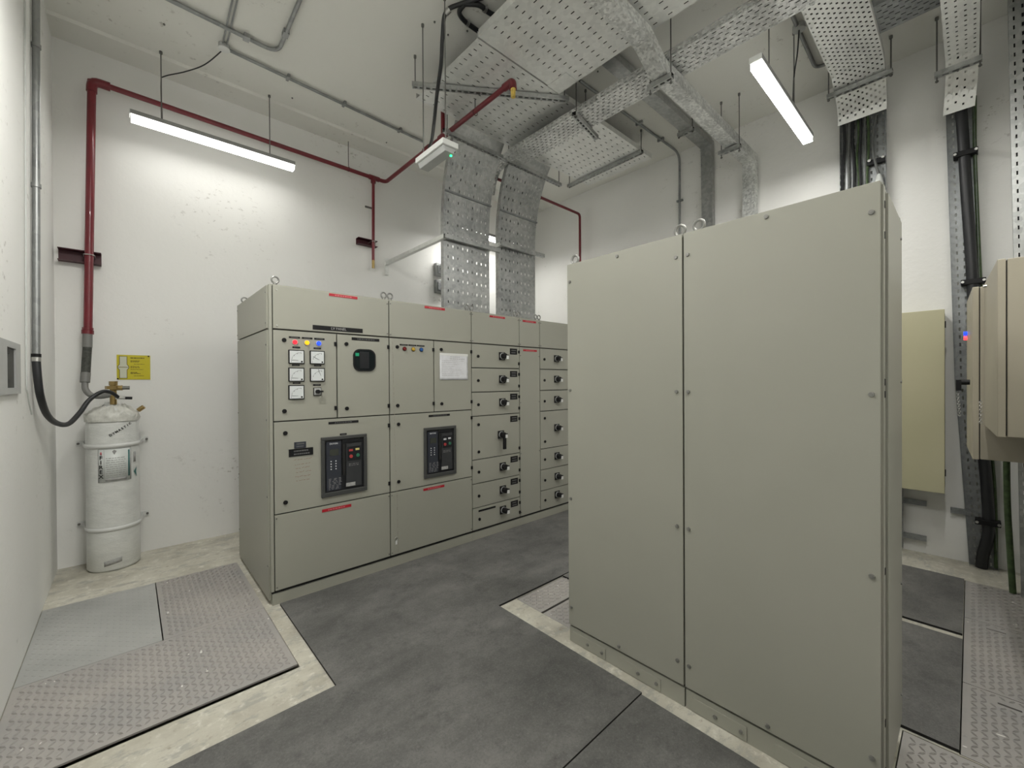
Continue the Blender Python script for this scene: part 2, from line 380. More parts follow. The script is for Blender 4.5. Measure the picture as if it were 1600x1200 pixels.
def duct(label, pts, wvec, h, up, mat, name='cable_trunking', cover_from=None):
    P = Path(pts); w = Vector(wvec); wd = w.normalized(); upv = Vector(up); t = thing(name, Vector(pts[0]), label, 'trunking')
    # mitred rectangular section
    pp = P.p; nn = []
    for i in range(len(pp)):
        a = (pp[i] - pp[i - 1]).normalized() if i else (pp[1] - pp[0]).normalized(); b = (pp[i + 1] - pp[i]).normalized() if i < len(pp) - 1 else a
        na = a.cross(wd).normalized(); na = na if na.dot(upv) >= 0 else -na
        d = (a + b).normalized(); n = d.cross(wd).normalized(); n = n if n.dot(na) >= 0 else -n
        nn.append(n * (h / max(0.35, n.dot(na))))
    def face(a, b, name):
        mb = MB()
        for i in range(len(pp) - 1): mb.add([a(i), b(i), b(i + 1), a(i + 1)], [(0, 1, 2, 3)])
        return mb.build(name, mat, t, solid=0.0015)
    face(lambda i: pp[i], lambda i: pp[i] + w, 'base_sheet'); face(lambda i: pp[i] + nn[i], lambda i: pp[i] + w + nn[i], 'cover')
    face(lambda i: pp[i], lambda i: pp[i] + nn[i], 'side_wall'); face(lambda i: pp[i] + w, lambda i: pp[i] + w + nn[i], 'side_wall')
    for i in range(1, len(pp) - 1):
        c = pp[i]; d = (pp[i + 1] - pp[i]).normalized() * 0.03
        MB().add([c + d - nn[i].normalized() * .002 - wd * .002, c + d - nn[i].normalized() * .002 + w + wd * .002, c - d - nn[i].normalized() * .002 + w + wd * .002, c - d - nn[i].normalized() * .002 - wd * .002], [(0, 1, 2, 3)]).build('joint_strip', mat, t, solid=0.001)
    return t
STRUT = (0.052, 0.041, 0.034, 0.017, False)
def strut(label, a, b, up=(0, 0, 1), rods=(), wdir=None, name='strut_hanger', cat='strut', h=0.035, mat='galvanised_mid'):
    a = Vector(a); b = Vector(b); d = (b - a).normalized(); wd = Vector(wdir) if wdir else Vector(up).cross(d).normalized()
    t = thing(name, a, label, cat)
    tray_parts(t, [a - wd * .0205, b - wd * .0205], wd * .041, h, up, STRUT, None, mat, base='slotted_web', rail='flange')
    uu = Vector(up).normalized() * h
    MB().add([a - wd * .0205 + uu, b - wd * .0205 + uu, b + wd * .0205 + uu, a + wd * .0205 + uu], [(0, 1, 2, 3)]).build('added_channel_lid', 'gap_black' if abs(uu.z) > .01 else mat, t, solid=.001)  # added plate closing the channel so that its slots look dark
    for r in rods: rod(r, t)
    return t
def rod(r, t):
    x, y, z0 = r[:3]; z1 = r[3] if len(r) > 3 else ZC
    MB().cyl((x, y, z0), (x, y, z1), 0.0048, 8).build('threaded_rod', 'rod_steel', t)
    if abs(z1 - ZC) < 1e-6: MB().cyl((x, y, ZC - 0.022), (x, y, ZC - 0.001), 0.011, 8).build('anchor', 'rod_steel', t)
    MB().cyl((x, y, z0 + 0.004), (x, y, z0 + 0.014), 0.010, 6).build('nut', 'rod_steel', t)

# ================================================================== THE SETTING
left_pit = (XL + 0.001, 0.63, 2.295, 3.985); mid_pit = (1.885, 2.378, 0.215, 2.03)
right_pit = (2.34, 4.40, YF + 0.02, 0.03); near_pit = (1.60, 2.335, YF + 0.02, 0.19)
pits = [left_pit, mid_pit, right_pit, near_pit]
fl = rect_holes(XL - .15, XR + .15, YF - .15, YB + .15, -0.5, 0.0, pits)
for p in pits: fl.box(p[0] - .02, p[1] + .02, p[2] - .02, p[3] + .02, -0.56, -0.50)
struct(fl.build('floor', 'concrete'))
struct(bx('ceiling', 'ceiling_paint', None, XL - .15, XR + .15, YF - .15, YB + .15, ZC, ZC + .2))
struct(bx('wall_left', 'wall_paint', None, XL - .15, XL, YF - .15, YB + .15, 0.0005, ZC))
struct(bx('wall_back', 'wall_paint', None, XL, XR, YB, YB + .15, 0.0005, ZC))
struct(bx('wall_right', 'rough_plaster', None, XR, XR + .15, YF - .15, YB + .15, 0.0005, ZC))
struct(bx('wall_front', 'wall_paint', None, XL, XR, YF - .15, YF, 0.0005, ZC))
struct(MB().prism([(XL, YB, ZC), (XL, 4.50, ZC), (XL, 4.52, ZC - .018), (XL, YB, ZC - .018)], (XR - XL, 0, 0)).build('trim_1', 'ceiling_paint'))

# ---- chequer plates in the trench covers
def treads(x0, x1, y0, y1, z, pitch=0.0285, ln=0.031, wd=0.0085, skip=(), h=0.0042):
    mb = MB(); nx = int((x1 - x0 - .02) / pitch); ny = int((y1 - y0 - .02) / pitch); ox = (x1 - x0 - nx * pitch) / 2; oy = (y1 - y0 - ny * pitch) / 2
    for i in range(nx):
        for j in range(ny):
            cx = x0 + ox + (i + .5) * pitch; cy = y0 + oy + (j + .5) * pitch
            if any(s[0] - .02 < cx < s[1] + .02 and s[2] - .02 < cy < s[3] + .02 for s in skip): continue
            a = PI / 4 if (i + j) % 2 else -PI / 4; ca, sa = math.cos(a), math.sin(a)
            P = lambda u, w, k: (cx + u * ca - w * sa, cy + u * sa + w * ca, z + k)
            mb.add([P(-ln / 2, 0, 0), P(0, -wd / 2, 0), P(ln / 2, 0, 0), P(0, wd / 2, 0), P(-ln * .22, 0, h), P(ln * .22, 0, h)], [(0, 1, 4), (1, 5, 4), (1, 2, 5), (2, 3, 5), (3, 4, 5), (3, 0, 4)])
    return mb
def plate(label, x0, x1, y0, y1, z=0.002, slots=(), mat='plate_steel', tread=True, group=None):
    t = thing('checker_plate', ((x0 + x1) / 2, (y0 + y1) / 2, z - .008), label, 'floor plate', group)
    rect_holes(x0, x1, y0, y1, z - .008, z, list(slots)).build('plate', mat, t)
    if tread:
        o = treads(x0, x1, y0, y1, z, skip=slots, h=.0014 if 'smooth' in mat else .0062).build('tread_pattern', mat, t); o['kind'] = 'stuff'
    return t
plate('long grey chequer plate with white paint drips nearest the left wall', XL + .004, 0.626, 2.322, 3.048, 0.004)
plate('smooth worn grey steel plate beside the left wall in front of the gas cylinder', XL + .004, 0.128, 3.056, 3.98, 0.002, mat='plate_smooth')
plate('small grey chequer plate against the end of the switchboard', 0.134, 0.63, 3.056, 3.98, 0.002)
plate('narrow speckled trench plate at the corner of the tall blank cabinet', 1.889, 2.374, 1.812, 2.026, -0.002)
plate('trench plate running under the tall blank cabinet', 1.889, 2.374, 0.22, 1.795, -0.002)
plate('chequer plate at the foot of the thick black cable, farthest on the right', 3.724, 4.396, YF + .03, 0.026, 0.0)
plate('chequer plate with lifting slot at right, middle of the row', 2.918, 3.718, YF + .03, 0.026, 0.0, slots=[(3.635, 3.648, -.135, -.06)])
plate('chequer plate with lifting slot at the right edge, nearest of the row', 2.344, 2.912, YF + .03, 0.026, 0.0, slots=[(2.83, 2.843, -.15, -.08)])
plate('chequer plate along the right side of the tall blank cabinet', 1.605, 2.33, YF + .03, 0.186, 0.0)

# ---- rubber mats
def mat_poly(label, pts, th=0.012):
    t = thing('rubber_mat', (pts[0][0], pts[0][1], 0.0), label, 'floor mat', 'dark rubber floor mats')
    n = len(pts); mb = MB().prism([(x, y, 0.0008) for x, y in pts], (0, 0, th))
    o = mb.build('mat_sheet', ['rubber', 'rubber_edge'], t)
    for p in o.data.polygons:
        if abs(p.normal.z) < 0.5: p.material_index = 1
mat_poly('large dark rubber mat in the aisle in front of the switchboard', [(0.712, 1.018), (1.725, 1.018), (1.732, 2.034), (4.392, 2.034), (4.392, 3.02), (0.712, 3.02)])
mat_poly('dark rubber mat at the bottom left with a concrete strip above it', [(XL + .01, YF + .02), (0.712, YF + .02), (0.712, 2.022), (XL + .01, 2.008)])
mat_poly('dark rubber mat at the bottom centre beside the tall cabinet plinth', [(0.717, YF + .02), (1.59, YF + .02), (1.70, 0.2), (1.712, 1.012), (0.717, 1.012)])
mat_poly('dark rubber mat behind the tall blank cabinet, nearer of two', [(2.347, 0.030), (3.365, 0.030), (3.365, 2.026), (2.347, 2.026)])
mat_poly('dark rubber mat behind the tall blank cabinet, next to the right wall', [(3.436, 0.032), (4.392, 0.032), (4.392, 2.026), (3.436, 2.026)])

# ================================================================== SWITCHBOARD
YS = 3.037            # front of the doors
lock_me = mesh_of(MB().cyl((0, 0, 0), (0, -.007, 0), .0135, 16).cyl((0, -.007, 0), (0, -.009, 0), .006, 8), 'quarter_turn_lock', 'black_plastic', True)
hinge_me = mesh_of(MB().box(-.008, .008, -.009, 0, -.014, .014), 'hinge', 'black_plastic')
screw_me = mesh_of(MB().cyl((0, 0, 0), (0, -.004, 0), .006, 10, .0045).box(-.004, .004, -.0046, -.0038, -.0008, .0008), 'screw', 'zinc', True)
dscrew_me = mesh_of(MB().cyl((0, 0, 0), (0, -.004, 0), .005, 8), 'screw', 'rod_steel', True)
eye_me = mesh_of(MB().torus((0, 0, .036), (0, 1, 0), .021, .0058).cyl((0, 0, 0), (0, 0, .016), .013, 12), 'lifting_eye', 'eye_steel', True)
G = 0.004
def panel(name, parent, x0, x1, z0, z1, y=YS, th=.016, bevel=.0015):
    return bx(name, 'cabinet', parent, x0 + G, x1 - G, y, y + th, z0 + G, z1 - G, bevel)
def strip(name, mat, parent, x0, x1, z0, z1, y=YS, th=.002, marks=None, mm='pale_print', n=7):
    o = bx(name, mat, parent, x0, x1, y - th, y + .0005, z0, z1)
    if marks:
        mb = MB(); rnd = random.Random(int((x0 * 7 + z0) * 1000)); rows = marks; H = (z1 - z0) / (rows * 2 + 1)
        for r in range(rows):
            zz = z0 + H * (2 * r + 1); x = x0 + (x1 - x0) * .2
            while x < x1 - (x1 - x0) * .22:
                w = (x1 - x0) * rnd.uniform(.03, .09); mb.box(x, x + w, y - th - .0006, y - th, zz, zz + H * .9); x += w + (x1 - x0) * .02
        mb.build('printed_line', mm, o)['kind'] = 'stuff'
    return o
def door(parent, x0, x1, z0, z1, locks=(), hinges=(), screws=(), name='door'):
    d = panel(name, parent, x0, x1, z0, z1)
    for (x, z) in locks: inst(lock_me, 'quarter_turn_lock', (x, YS, z), d)
    for (x, z) in hinges: inst(hinge_me, 'hinge', (x, YS, z), d)
    for (x, z) in screws: inst(dscrew_me, 'screw', (x, YS, z), d)
    return d
def eye(parent, x, y, z): inst(eye_me, 'lifting_eye', (x, y, z), parent)
def cabinet(label, x0, x1, group='switchboard cabinets'):
    t = thing('switchgear_cabinet', ((x0 + x1) / 2, 3.5, 0), label, 'electrical cabinet', group)
    bx('carcass_shaded', 'carcass_shaded', t, x0 + .001, x1 - .001, YS + .02, 4.045, .09, 2.072)
    bx('plinth', 'cabinet', t, x0 + .0005, x1 - .0005, YS + .006, 4.05, 0.0, .070)
    MB().box(x0 + .001, x1 - .001, YS + .022, 4.04, .070, .09).build('plinth_gap_shade', 'gap_black', t)  # black filler block, the shade above the plinth put into its colour
    bx('roof', 'cabinet', t, x0, x1, YS + .004, 4.05, 2.072, 2.079)
    return t
def meter(parent, x0, x1, z0, z1, needle, curve=True):
    t = MB().box(x0, x1, YS - .012, YS, z0, z1).build('panel_meter', 'black_plastic', parent, bevel=.002)
    w = x1 - x0; h = z1 - z0; y = YS - .0125
    bx('dial_face', 'meter_face', t, x0 + .006, x1 - .006, y - .0005, y + .0005, z0 + .006, z1 - .006)
    cx, cz = x0 + w * .78, z0 + h * .18; mb = MB(); R = w * .62; pr = None
    for i in range(13):
        a = PI / 2 + PI / 2 * i / 12; p = (cx + R * math.cos(a), cz + R * math.sin(a) * .95)
        if pr: mb.prism([(pr[0], y - .001, pr[1]), (p[0], y - .001, p[1]), (p[0], y - .001, p[1] + .0016), (pr[0], y - .001, pr[1] + .0016)], (0, .0004, 0))
        if i % 3 == 0: mb.box(p[0] - .001, p[0] + .001, y - .001, y - .0006, p[1] - .006, p[1] + .002)
        pr = p
    mb.build('scale', 'ink', t)
    (ax, az), (bx_, bz) = needle; a = Vector((x0 + ax * w, y - .0018, z0 + az * h)); b = Vector((x0 + bx_ * w, y - .0018, z0 + bz * h)); d = (b - a).normalized(); n = Vector((-d.z, 0, d.x)) * .0016
    MB().prism([a - n, b - n * .5, b + n * .5, a + n], (0, .0006, 0)).build('needle', 'ink', t)
    MB().cyl((x0 + w * .82, y, z0 + h * .16), (x0 + w * .82, y - .003, z0 + h * .16), .0055, 12).build('zero_screw', 'black_plastic', t)
    return t
def pilot(parent, x, z, mat, r=.0175):
    t = MB().cyl((x, YS, z), (x, YS - .006, z), r, 18).build('indicator_lamp', 'black_plastic' if 'off' in mat else 'zinc', parent)
    MB().cyl((x, YS - .006, z), (x, YS - .016, z), r * .88, 18, r * .6).build('lens', mat, t, smooth=True)
def acb(parent, x0, x1, z0, z1, yellow=True):
    t = thing_part('circuit_breaker', ((x0 + x1) / 2, YS, z0), parent)
    w = .023; y = YS - .016
    fr = MB()
    for a in ((x0, x1, z0, z0 + w * 1.3), (x0, x1, z1 - w, z1), (x0, x0 + w, z0 + w * 1.3, z1 - w), (x1 - w, x1, z0 + w * 1.3, z1 - w)): fr.box(a[0], a[1], y, YS + .001, a[2], a[3])
    fr.build('door_frame', 'acb_frame', t, bevel=.003)
    bx('backplate', 'acb_dark', t, x0 + w, x1 - w, YS - .003, YS, z0 + w, z1 - w)
    X = lambda f: x0 + w + (x1 - x0 - 2 * w) * f
    Zf = lambda f: z0 + w * 1.3 + (z1 - z0 - 2.3 * w) * f
    bx('trip_unit', 'acb_slate', t, X(.04), X(.40), YS - .011, YS - .002, Zf(.03), Zf(.965))
    bx('operating_cover', 'acb_grey', t, X(.53), X(.93), YS - .013, YS - .002, Zf(.05), Zf(.90))
    bx('top_slot', 'acb_dark', t, X(.44), X(.90), YS - .010, YS - .002, Zf(.93), Zf(.985))
    bx('charging_handle', 'gap_black', t, X(.44), X(.51), YS - .014, YS - .002, Zf(.30), Zf(.90))
    bx('button_panel', 'acb_dark', t, X(.56), X(.91), YS - .015, YS - .012, Zf(.56), Zf(.84))
    bx('status_flag', 'button_red' if yellow else 'pale_print', t, X(.60), X(.70), YS - .0165, YS - .015, Zf(.745), Zf(.785))
    bx('status_flag', 'flag_yellow' if yellow else 'key_white', t, X(.77), X(.87), YS - .0165, YS - .015, Zf(.755), Zf(.795))
    MB().cyl((X(.65), YS - .015, Zf(.645)), (X(.65), YS - .020, Zf(.645)), .0125, 16).build('off_button', 'button_red', t, smooth=True)
    MB().cyl((X(.83), YS - .015, Zf(.655)), (X(.83), YS - .020, Zf(.655)), .0125, 16).build('on_button', 'button_green', t, smooth=True)
    bx('display', 'screen', t, X(.12), X(.34), YS - .013, YS - .011, Zf(.70), Zf(.82))
    text('EATON', .017, 'key_white', (X(.22), YS - .0118, Zf(.925)), (1, 0, 0), (0, 0, 1), t, depth=.0005)
    mb = MB()
    for i in range(4):
        for j in range(2): mb.cyl((X(.15 + .12 * j), YS - .011, Zf(.44 + .05 * i)), (X(.15 + .12 * j), YS - .014, Zf(.44 + .05 * i)), .0042, 8)
    mb.build('keypad', 'key_white', t)
    mb = MB(); rnd = random.Random(3)
    for i in range(9):
        zz = Zf(.05 + .025 * i); xx = X(.09)
        while xx < X(.36): l = rnd.uniform(.004, .02); mb.box(xx, xx + l, YS - .0116, YS - .011, zz, zz + .0022); xx += l + rnd.uniform(.006, .02)
    for i in range(2):
        xx = X(.60)
        while xx < X(.86): l = rnd.uniform(.004, .012); mb.box(xx, xx + l, YS - .0136, YS - .013, Zf(.46 + .03 * i), Zf(.46 + .03 * i) + .003); xx += l + .007
    mb.build('fine_print', 'label_grey', t)['kind'] = 'stuff'
    bx('nameplate', 'label_grey', t, X(.52), X(.76), YS - .0145, YS - .013, Zf(.06), Zf(.13))
    return t
def thing_part(name, loc, parent):
    o = bpy.data.objects.new(name, None); COL.objects.link(o); o.empty_display_size = .03; put(o, loc, parent); return o
def switch(parent, x, z, lever=False, tipz=0):
    s = .037
    t = MB().box(x - s, x + s, YS - .010, YS, z - s, z + s).build('rotary_switch', 'black_plastic', parent, bevel=.002)
    MB().cyl((x, YS - .010, z), (x, YS - .017, z), .031, 24).build('dial_ring', 'knob_ring', t, smooth=True)
    MB().cyl((x, YS - .017, z), (x, YS - .056, z), .027, 20, .025).build('knob', 'black_plastic', t, smooth=True)
    MB().box(x - .030, x + .040, YS - .060, YS - .036, z - .012, z + .012).build('grip', 'black_plastic', t, bevel=.002)
    bx('white_tip', 'white_plastic', t, x + .008, x + .034, YS - .064, YS - .050, z - .028, z + .004)
    if lever:
        MB().box(x - .014, x + .020, YS - .062, YS - .044, z - .135, z + .012).build('lever', 'black_plastic', t, bevel=.003)
    return t

X1, X2, X3, X4, X5, X6 = 0.687, 1.490, 2.283, 2.877, 3.172, 3.78
# --- section 1
c1 = cabinet('leftmost switchboard cabinet with lit meters, round-cornered window and breaker', 0.674, X1 + .803)
hp = panel('top_panel', c1, X1, X2, 1.791, 2.077)
for x in (.712, 1.477):
    for z in (1.815, 2.045): inst(screw_me if x < 1 else dscrew_me, 'screw', (x, YS, z), hp)
strip('red_warning_label', 'red_label', c1, 1.042, 1.244, 2.050, 2.069, marks=1, mm='pink_print')
lv = strip('name_plate', 'black_plastic', c1, .932, 1.281, 1.806, 1.837)
text('LV PANEL', .025, 'label_grey', (1.107, YS - .0026, 1.8215), (1, 0, 0), (0, 0, 1), lv)
d = door(c1, X1, 1.093, 1.189, 1.789, [(.754, 1.722), (.752, 1.256)], [(1.082, 1.714), (1.081, 1.261)])
d = door(c1, 1.093, X2, 1.189, 1.789, [(1.160, 1.719), (1.160, 1.254)], [(1.482, 1.712), (1.482, 1.260)])
for x, mt in ((.819, 'lens_red'), (.894, 'lens_yellow'), (.970, 'lens_blue')): pilot(c1, x, 1.712, mt)
for a in (.783, .862, .941): strip('lamp_label', 'black_plastic', c1, a, a + .068, 1.737, 1.749, marks=1, mm='faint_print')
for a, b_, z in ((.804, .851, 1.672), (.937, .985, 1.672), (.800, .847, 1.554), (.939, .986, 1.554), (.804, .851, 1.434), (.932, .982, 1.420)): strip('meter_label', 'black_plastic', c1, a, b_, z, z + .011, marks=1, mm='faint_print')
flat = ((.15, .26), (.6, .24)); meter(c1, .778, .875, 1.568, 1.660, flat); meter(c1, .910, 1.006, 1.568, 1.660, ((.2, .55), (.62, .32)))
meter(c1, .777, .874, 1.449, 1.542, flat); meter(c1, .910, 1.006, 1.449, 1.542, ((.55, .9), (.72, .42))); meter(c1, .776, .873, 1.331, 1.426, flat)
sw = MB().box(.932, .984, YS - .008, YS, 1.352, 1.408).build('selector_switch', 'black_plastic', c1, bevel=.002)
bx('scale_plate', 'knob_ring', sw, .936, .980, YS - .009, YS - .0075, 1.357, 1.404)
MB().cyl((.957, YS - .008, 1.380), (.957, YS - .028, 1.380), .014, 16).box(.955, .990, YS - .030, YS - .014, 1.375, 1.386).build('knob', 'black_plastic', sw, smooth=True)
strip('door_label', 'black_plastic', c1, 1.199, 1.410, 1.750, 1.770, marks=1, mm='faint_print')
def rrect(x0, x1, z0, z1, r, y, n=7):
    pts = []
    for cx, cz, a0 in ((x1 - r, z1 - r, 0), (x0 + r, z1 - r, PI / 2), (x0 + r, z0 + r, PI), (x1 - r, z0 + r, 3 * PI / 2)):
        for i in range(n): a = a0 + PI / 2 * i / (n - 1); pts.append((cx + r * math.cos(a), y, cz + r * math.sin(a)))
    return pts
wn = MB().prism(rrect(1.208, 1.377, 1.524, 1.687, .05, YS - .008), (0, .009, 0)).build('inspection_window', 'black_plastic', c1)
MB().prism(rrect(1.218, 1.367, 1.534, 1.677, .045, YS - .0095), (0, .001, 0)).build('glass', 'window_glass', wn)
bx('green_display', 'display_green', wn, 1.222, 1.249, YS - .0105, YS - .0093, 1.634, 1.657)
bx('instrument_shape', 'acb_dark', wn, 1.255, 1.325, YS - .0104, YS - .0093, 1.545, 1.668)
d = door(c1, X1, X2, .585, 1.189, [(.756, 1.111), (.754, .656)], [(1.482, 1.109), (1.482, .659)])
strip('door_label', 'black_plastic', c1, 1.031, 1.244, 1.148, 1.165, marks=1, mm='faint_print'); strip('door_label', 'black_plastic', c1, 1.109, 1.157, 1.064, 1.077, marks=1, mm='faint_print')
strip('black_sticker', 'acb_slate', c1, .809, .883, 1.003, 1.045, marks=2, mm='faint_print'); strip('black_sticker', 'black_plastic', c1, .776, .928, .951, 1.001, marks=2, mm='faint_print', th=.003)
acb(c1, .978, 1.302, .642, 1.061, True)
mb = MB(); rnd = random.Random(11)
for i, z in enumerate((.925, .893, .868, .842, .812, .785)):
    x = .80 + rnd.uniform(0, .02)
    while x < .905: l = rnd.uniform(.006, .02); dz = rnd.uniform(-.004, .006); mb.prism([(x, YS - .0004, z), (x + l, YS - .0004, z + dz), (x + l, YS - .0004, z + dz + .0022), (x, YS - .0004, z + .0022)], (0, .0006, 0)); x += l + rnd.uniform(.002, .012)
mb.build('marker_scribble', 'marker_brown', c1)['kind'] = 'stuff'
p = panel('bottom_panel', c1, X1, X2, .089, .585)
for x, z in ((.700, .560), (1.478, .560), (.700, .112), (1.478, .112)): inst(dscrew_me, 'screw', (x, YS, z), p)
strip('red_warning_label', 'red_label', c1, .983, 1.186, .540, .560, marks=1, mm='pink_print')
eye(c1, .712, 3.07, 2.079); eye(c1, 1.463, 3.07, 2.079)
# end of the switchboard
bx('corner_post', 'cabinet', c1, .668, .685, YS + .003, YS + .030, .09, 2.077)
bx('side_panel', 'cabinet', c1, .660, .674, YS + .030, 4.05, 1.795, 2.074, .0015); bx('side_panel', 'cabinet', c1, .660, .674, YS + .030, 4.05, .030, 1.786, .0015)
for z in (2.03, 1.83, 1.69, 1.2, .7, .25):
    for y in (3.085, 4.03): inst(dscrew_me, 'screw', (.660, y, z), c1, (0, 0, -PI / 2))
eye(c1, .70, 3.98, 2.079)
# --- section 2
c2 = cabinet('second switchboard cabinet from the left, with a paper notice and breaker', X2, X3)
hp = panel('top_panel', c2, X2, X3, 1.791, 2.077)
for x in (1.503, 2.270):
    for z in (1.812, 2.050): inst(dscrew_me, 'screw', (x, YS, z), hp)
strip('red_warning_label', 'red_label', c2, 1.805, 2.002, 2.051, 2.070, marks=1, mm='pink_print')
door(c2, X2, 1.890, 1.189, 1.789, [(1.557, 1.718), (1.557, 1.258)], [(1.883, 1.711), (1.883, 1.262)]); door(c2, 1.890, X3, 1.189, 1.789, [(1.961, 1.717), (1.963, 1.256)], [(2.278, 1.711), (2.278, 1.262)])
for x, mt in ((1.620, 'lens_red_off'), (1.697, 'lens_yellow_off'), (1.770, 'lens_blue_off')): pilot(c2, x, 1.706, mt)
for a in (1.579, 1.655, 1.731): strip('lamp_label', 'black_plastic', c2, a, a + .070, 1.732, 1.743, marks=1, mm='faint_print')
pp = MB(); nx, nz = 14, 10; rnd = random.Random(5)
for i in range(nx + 1):
    for j in range(nz + 1): pp.v.append((1.945 + .292 * i / nx, YS - .0025 - rnd.uniform(0, .0028), 1.459 + .226 * j / nz))
for i in range(nx):
    for j in range(nz): a = i * (nz + 1) + j; pp.f.append((a, a + nz + 1, a + nz + 2, a + 1))
pap = pp.build('paper_notice', 'paper', c2, smooth='all', solid=.0008)
mb = MB()
for i in range(11):
    z = 1.655 - .016 * i; x = 2.05 if i < 2 else 1.965; xe = 2.15 if i == 0 else (2.20 if i == 1 else rnd.uniform(2.06, 2.20))
    while x < xe: l = rnd.uniform(.006, .022); mb.box(x, min(x + l, xe), YS - .0066, YS - .006, z, z + (.004 if i < 2 else .0022)); x += l + .005
mb.build('printed_line', 'label_grey', pap)['kind'] = 'stuff'
bx('tape', 'white_plastic', pap, 1.944, 2.238, YS - .0066, YS - .006, 1.668, 1.688)
door(c2, X2, X3, .585, 1.189, [(1.563, 1.111), (1.561, .659)], [(2.277, 1.118), (2.277, .668)])
strip('door_label', 'black_plastic', c2, 1.836, 2.045, 1.150, 1.167, marks=1, mm='faint_print'); acb(c2, 1.786, 2.102, .645, 1.063, False)
p = panel('bottom_panel', c2, X2, X3, .089, .585)
for x, z in ((1.503, .560), (2.270, .560), (1.503, .112), (2.270, .112)): inst(dscrew_me, 'screw', (x, YS, z), p)
strip('red_warning_label', 'red_label', c2, 1.781, 1.985, .545, .564, marks=1, mm='pink_print')
mb = MB(); rnd = random.Random(9); z = 1.76; x = 1.516
while z > .16:
    l = rnd.uniform(.03, .12); w = rnd.uniform(.002, .006); x2 = x + rnd.uniform(-.002, .006) * .5
    mb.prism([(x, YS - .0003, z), (x + w, YS - .0003, z), (x2 + w, YS - .0003, z - l), (x2, YS - .0003, z - l)], (0, .0004, 0)); z -= l + rnd.uniform(0, .012); x = x2 + .0006
mb.build('dust_streak', 'dust_streak', c2)['kind'] = 'stuff'
tg = MB().torus((1.536, YS - .004, .215), (0, 1, 0), .013, .003, 14, 6).build('hanging_ring', 'zinc', c2)
MB().box(1.529, 1.543, YS - .006, YS - .001, .172, .204).build('ring_tag', 'white_plastic', tg)
eye(c2, 1.516, 3.07, 2.079); eye(c2, 2.256, 3.07, 2.079)
# --- section 3
ZR = [1.789, 1.568, 1.346, 1.127, .730, .511, .291, .089]
c3 = cabinet('switchboard cabinet with seven switch compartments, one with a long lever', X3, X4)
hp = panel('top_panel', c3, X3, X4, 1.791, 2.077)
for x in (2.296, 2.864):
    for z in (1.812, 2.050): inst(dscrew_me, 'screw', (x, YS, z), hp)
strip('red_warning_label', 'red_label', c3, 2.497, 2.688, 2.045, 2.063, marks=1, mm='pink_print')
for i in range(7):
    z1, z0 = ZR[i], ZR[i + 1]
    lk = [(2.357, (z0 + z1) / 2 - .005)] if i != 3 else [(2.357, 1.049), (2.358, .800)]
    if i == 6: lk = [(2.361, .182)]
    door(c3, X3, X4, z0, z1, lk, [(2.868, z1 - .055), (2.868, z0 + .05)])
    zc = {3: .935, 6: .209, 4: .627, 5: .404}.get(i, (z0 + z1) / 2 + .007)
    switch(c3, 2.645 if i != 3 else 2.625, zc, i == 3)
    strip('circuit_label', 'black_plastic', c3, 2.750, 2.845, z1 - .082, z1 - .024, marks=2, mm='faint_print')
strip('door_label', 'black_plastic', c3, 2.352, 2.555, .249, .266)
eye(c3, 2.310, 3.07, 2.079); eye(c3, 2.850, 3.07, 2.079)
# --- section 4
c4 = cabinet('narrow blank switchboard cabinet with two red labels', X4, X5)
hp = panel('top_panel', c4, X4, X5, 1.791, 2.077); p = panel('tall_panel', c4, X4, X5, .089, 1.789)
for x in (2.891, 3.158):
    for z in (1.812, 2.050): inst(dscrew_me, 'screw', (x, YS, z), hp)
    for z in (1.70, 1.23, .72, .13): inst(dscrew_me, 'screw', (x, YS, z), p)
strip('red_warning_label', 'red_label', c4, 2.926, 3.116, 2.041, 2.060, marks=1, mm='pink_print'); strip('red_warning_label', 'red_label', c4, 2.930, 3.126, 1.747, 1.765, marks=1, mm='pink_print')
eye(c4, 2.900, 3.07, 2.079); eye(c4, 3.145, 3.07, 2.079)
# --- section 5
c5 = cabinet('last switchboard cabinet, partly hidden behind the tall blank cabinet', X5, X6)
hp = panel('top_panel', c5, X5, X6, 1.791, 2.077); inst(dscrew_me, 'screw', (3.186, YS, 2.05), hp); inst(dscrew_me, 'screw', (3.186, YS, 1.812), hp)
for i in range(7):
    z1, z0 = ZR[i], ZR[i + 1]
    lk = [(3.240, (z0 + z1) / 2 - .005)] if i != 3 else [(3.240, 1.052), (3.243, .805)]
    door(c5, X5, X6, z0, z1, lk, [(3.77, z1 - .05)])
    zc = {3: .940, 6: .213, 4: .631, 5: .411}.get(i, (z0 + z1) / 2 + .008); switch(c5, 3.428, zc)
eye(c5, 3.195, 3.07, 2.079); eye(c5, 3.75, 3.07, 2.079)

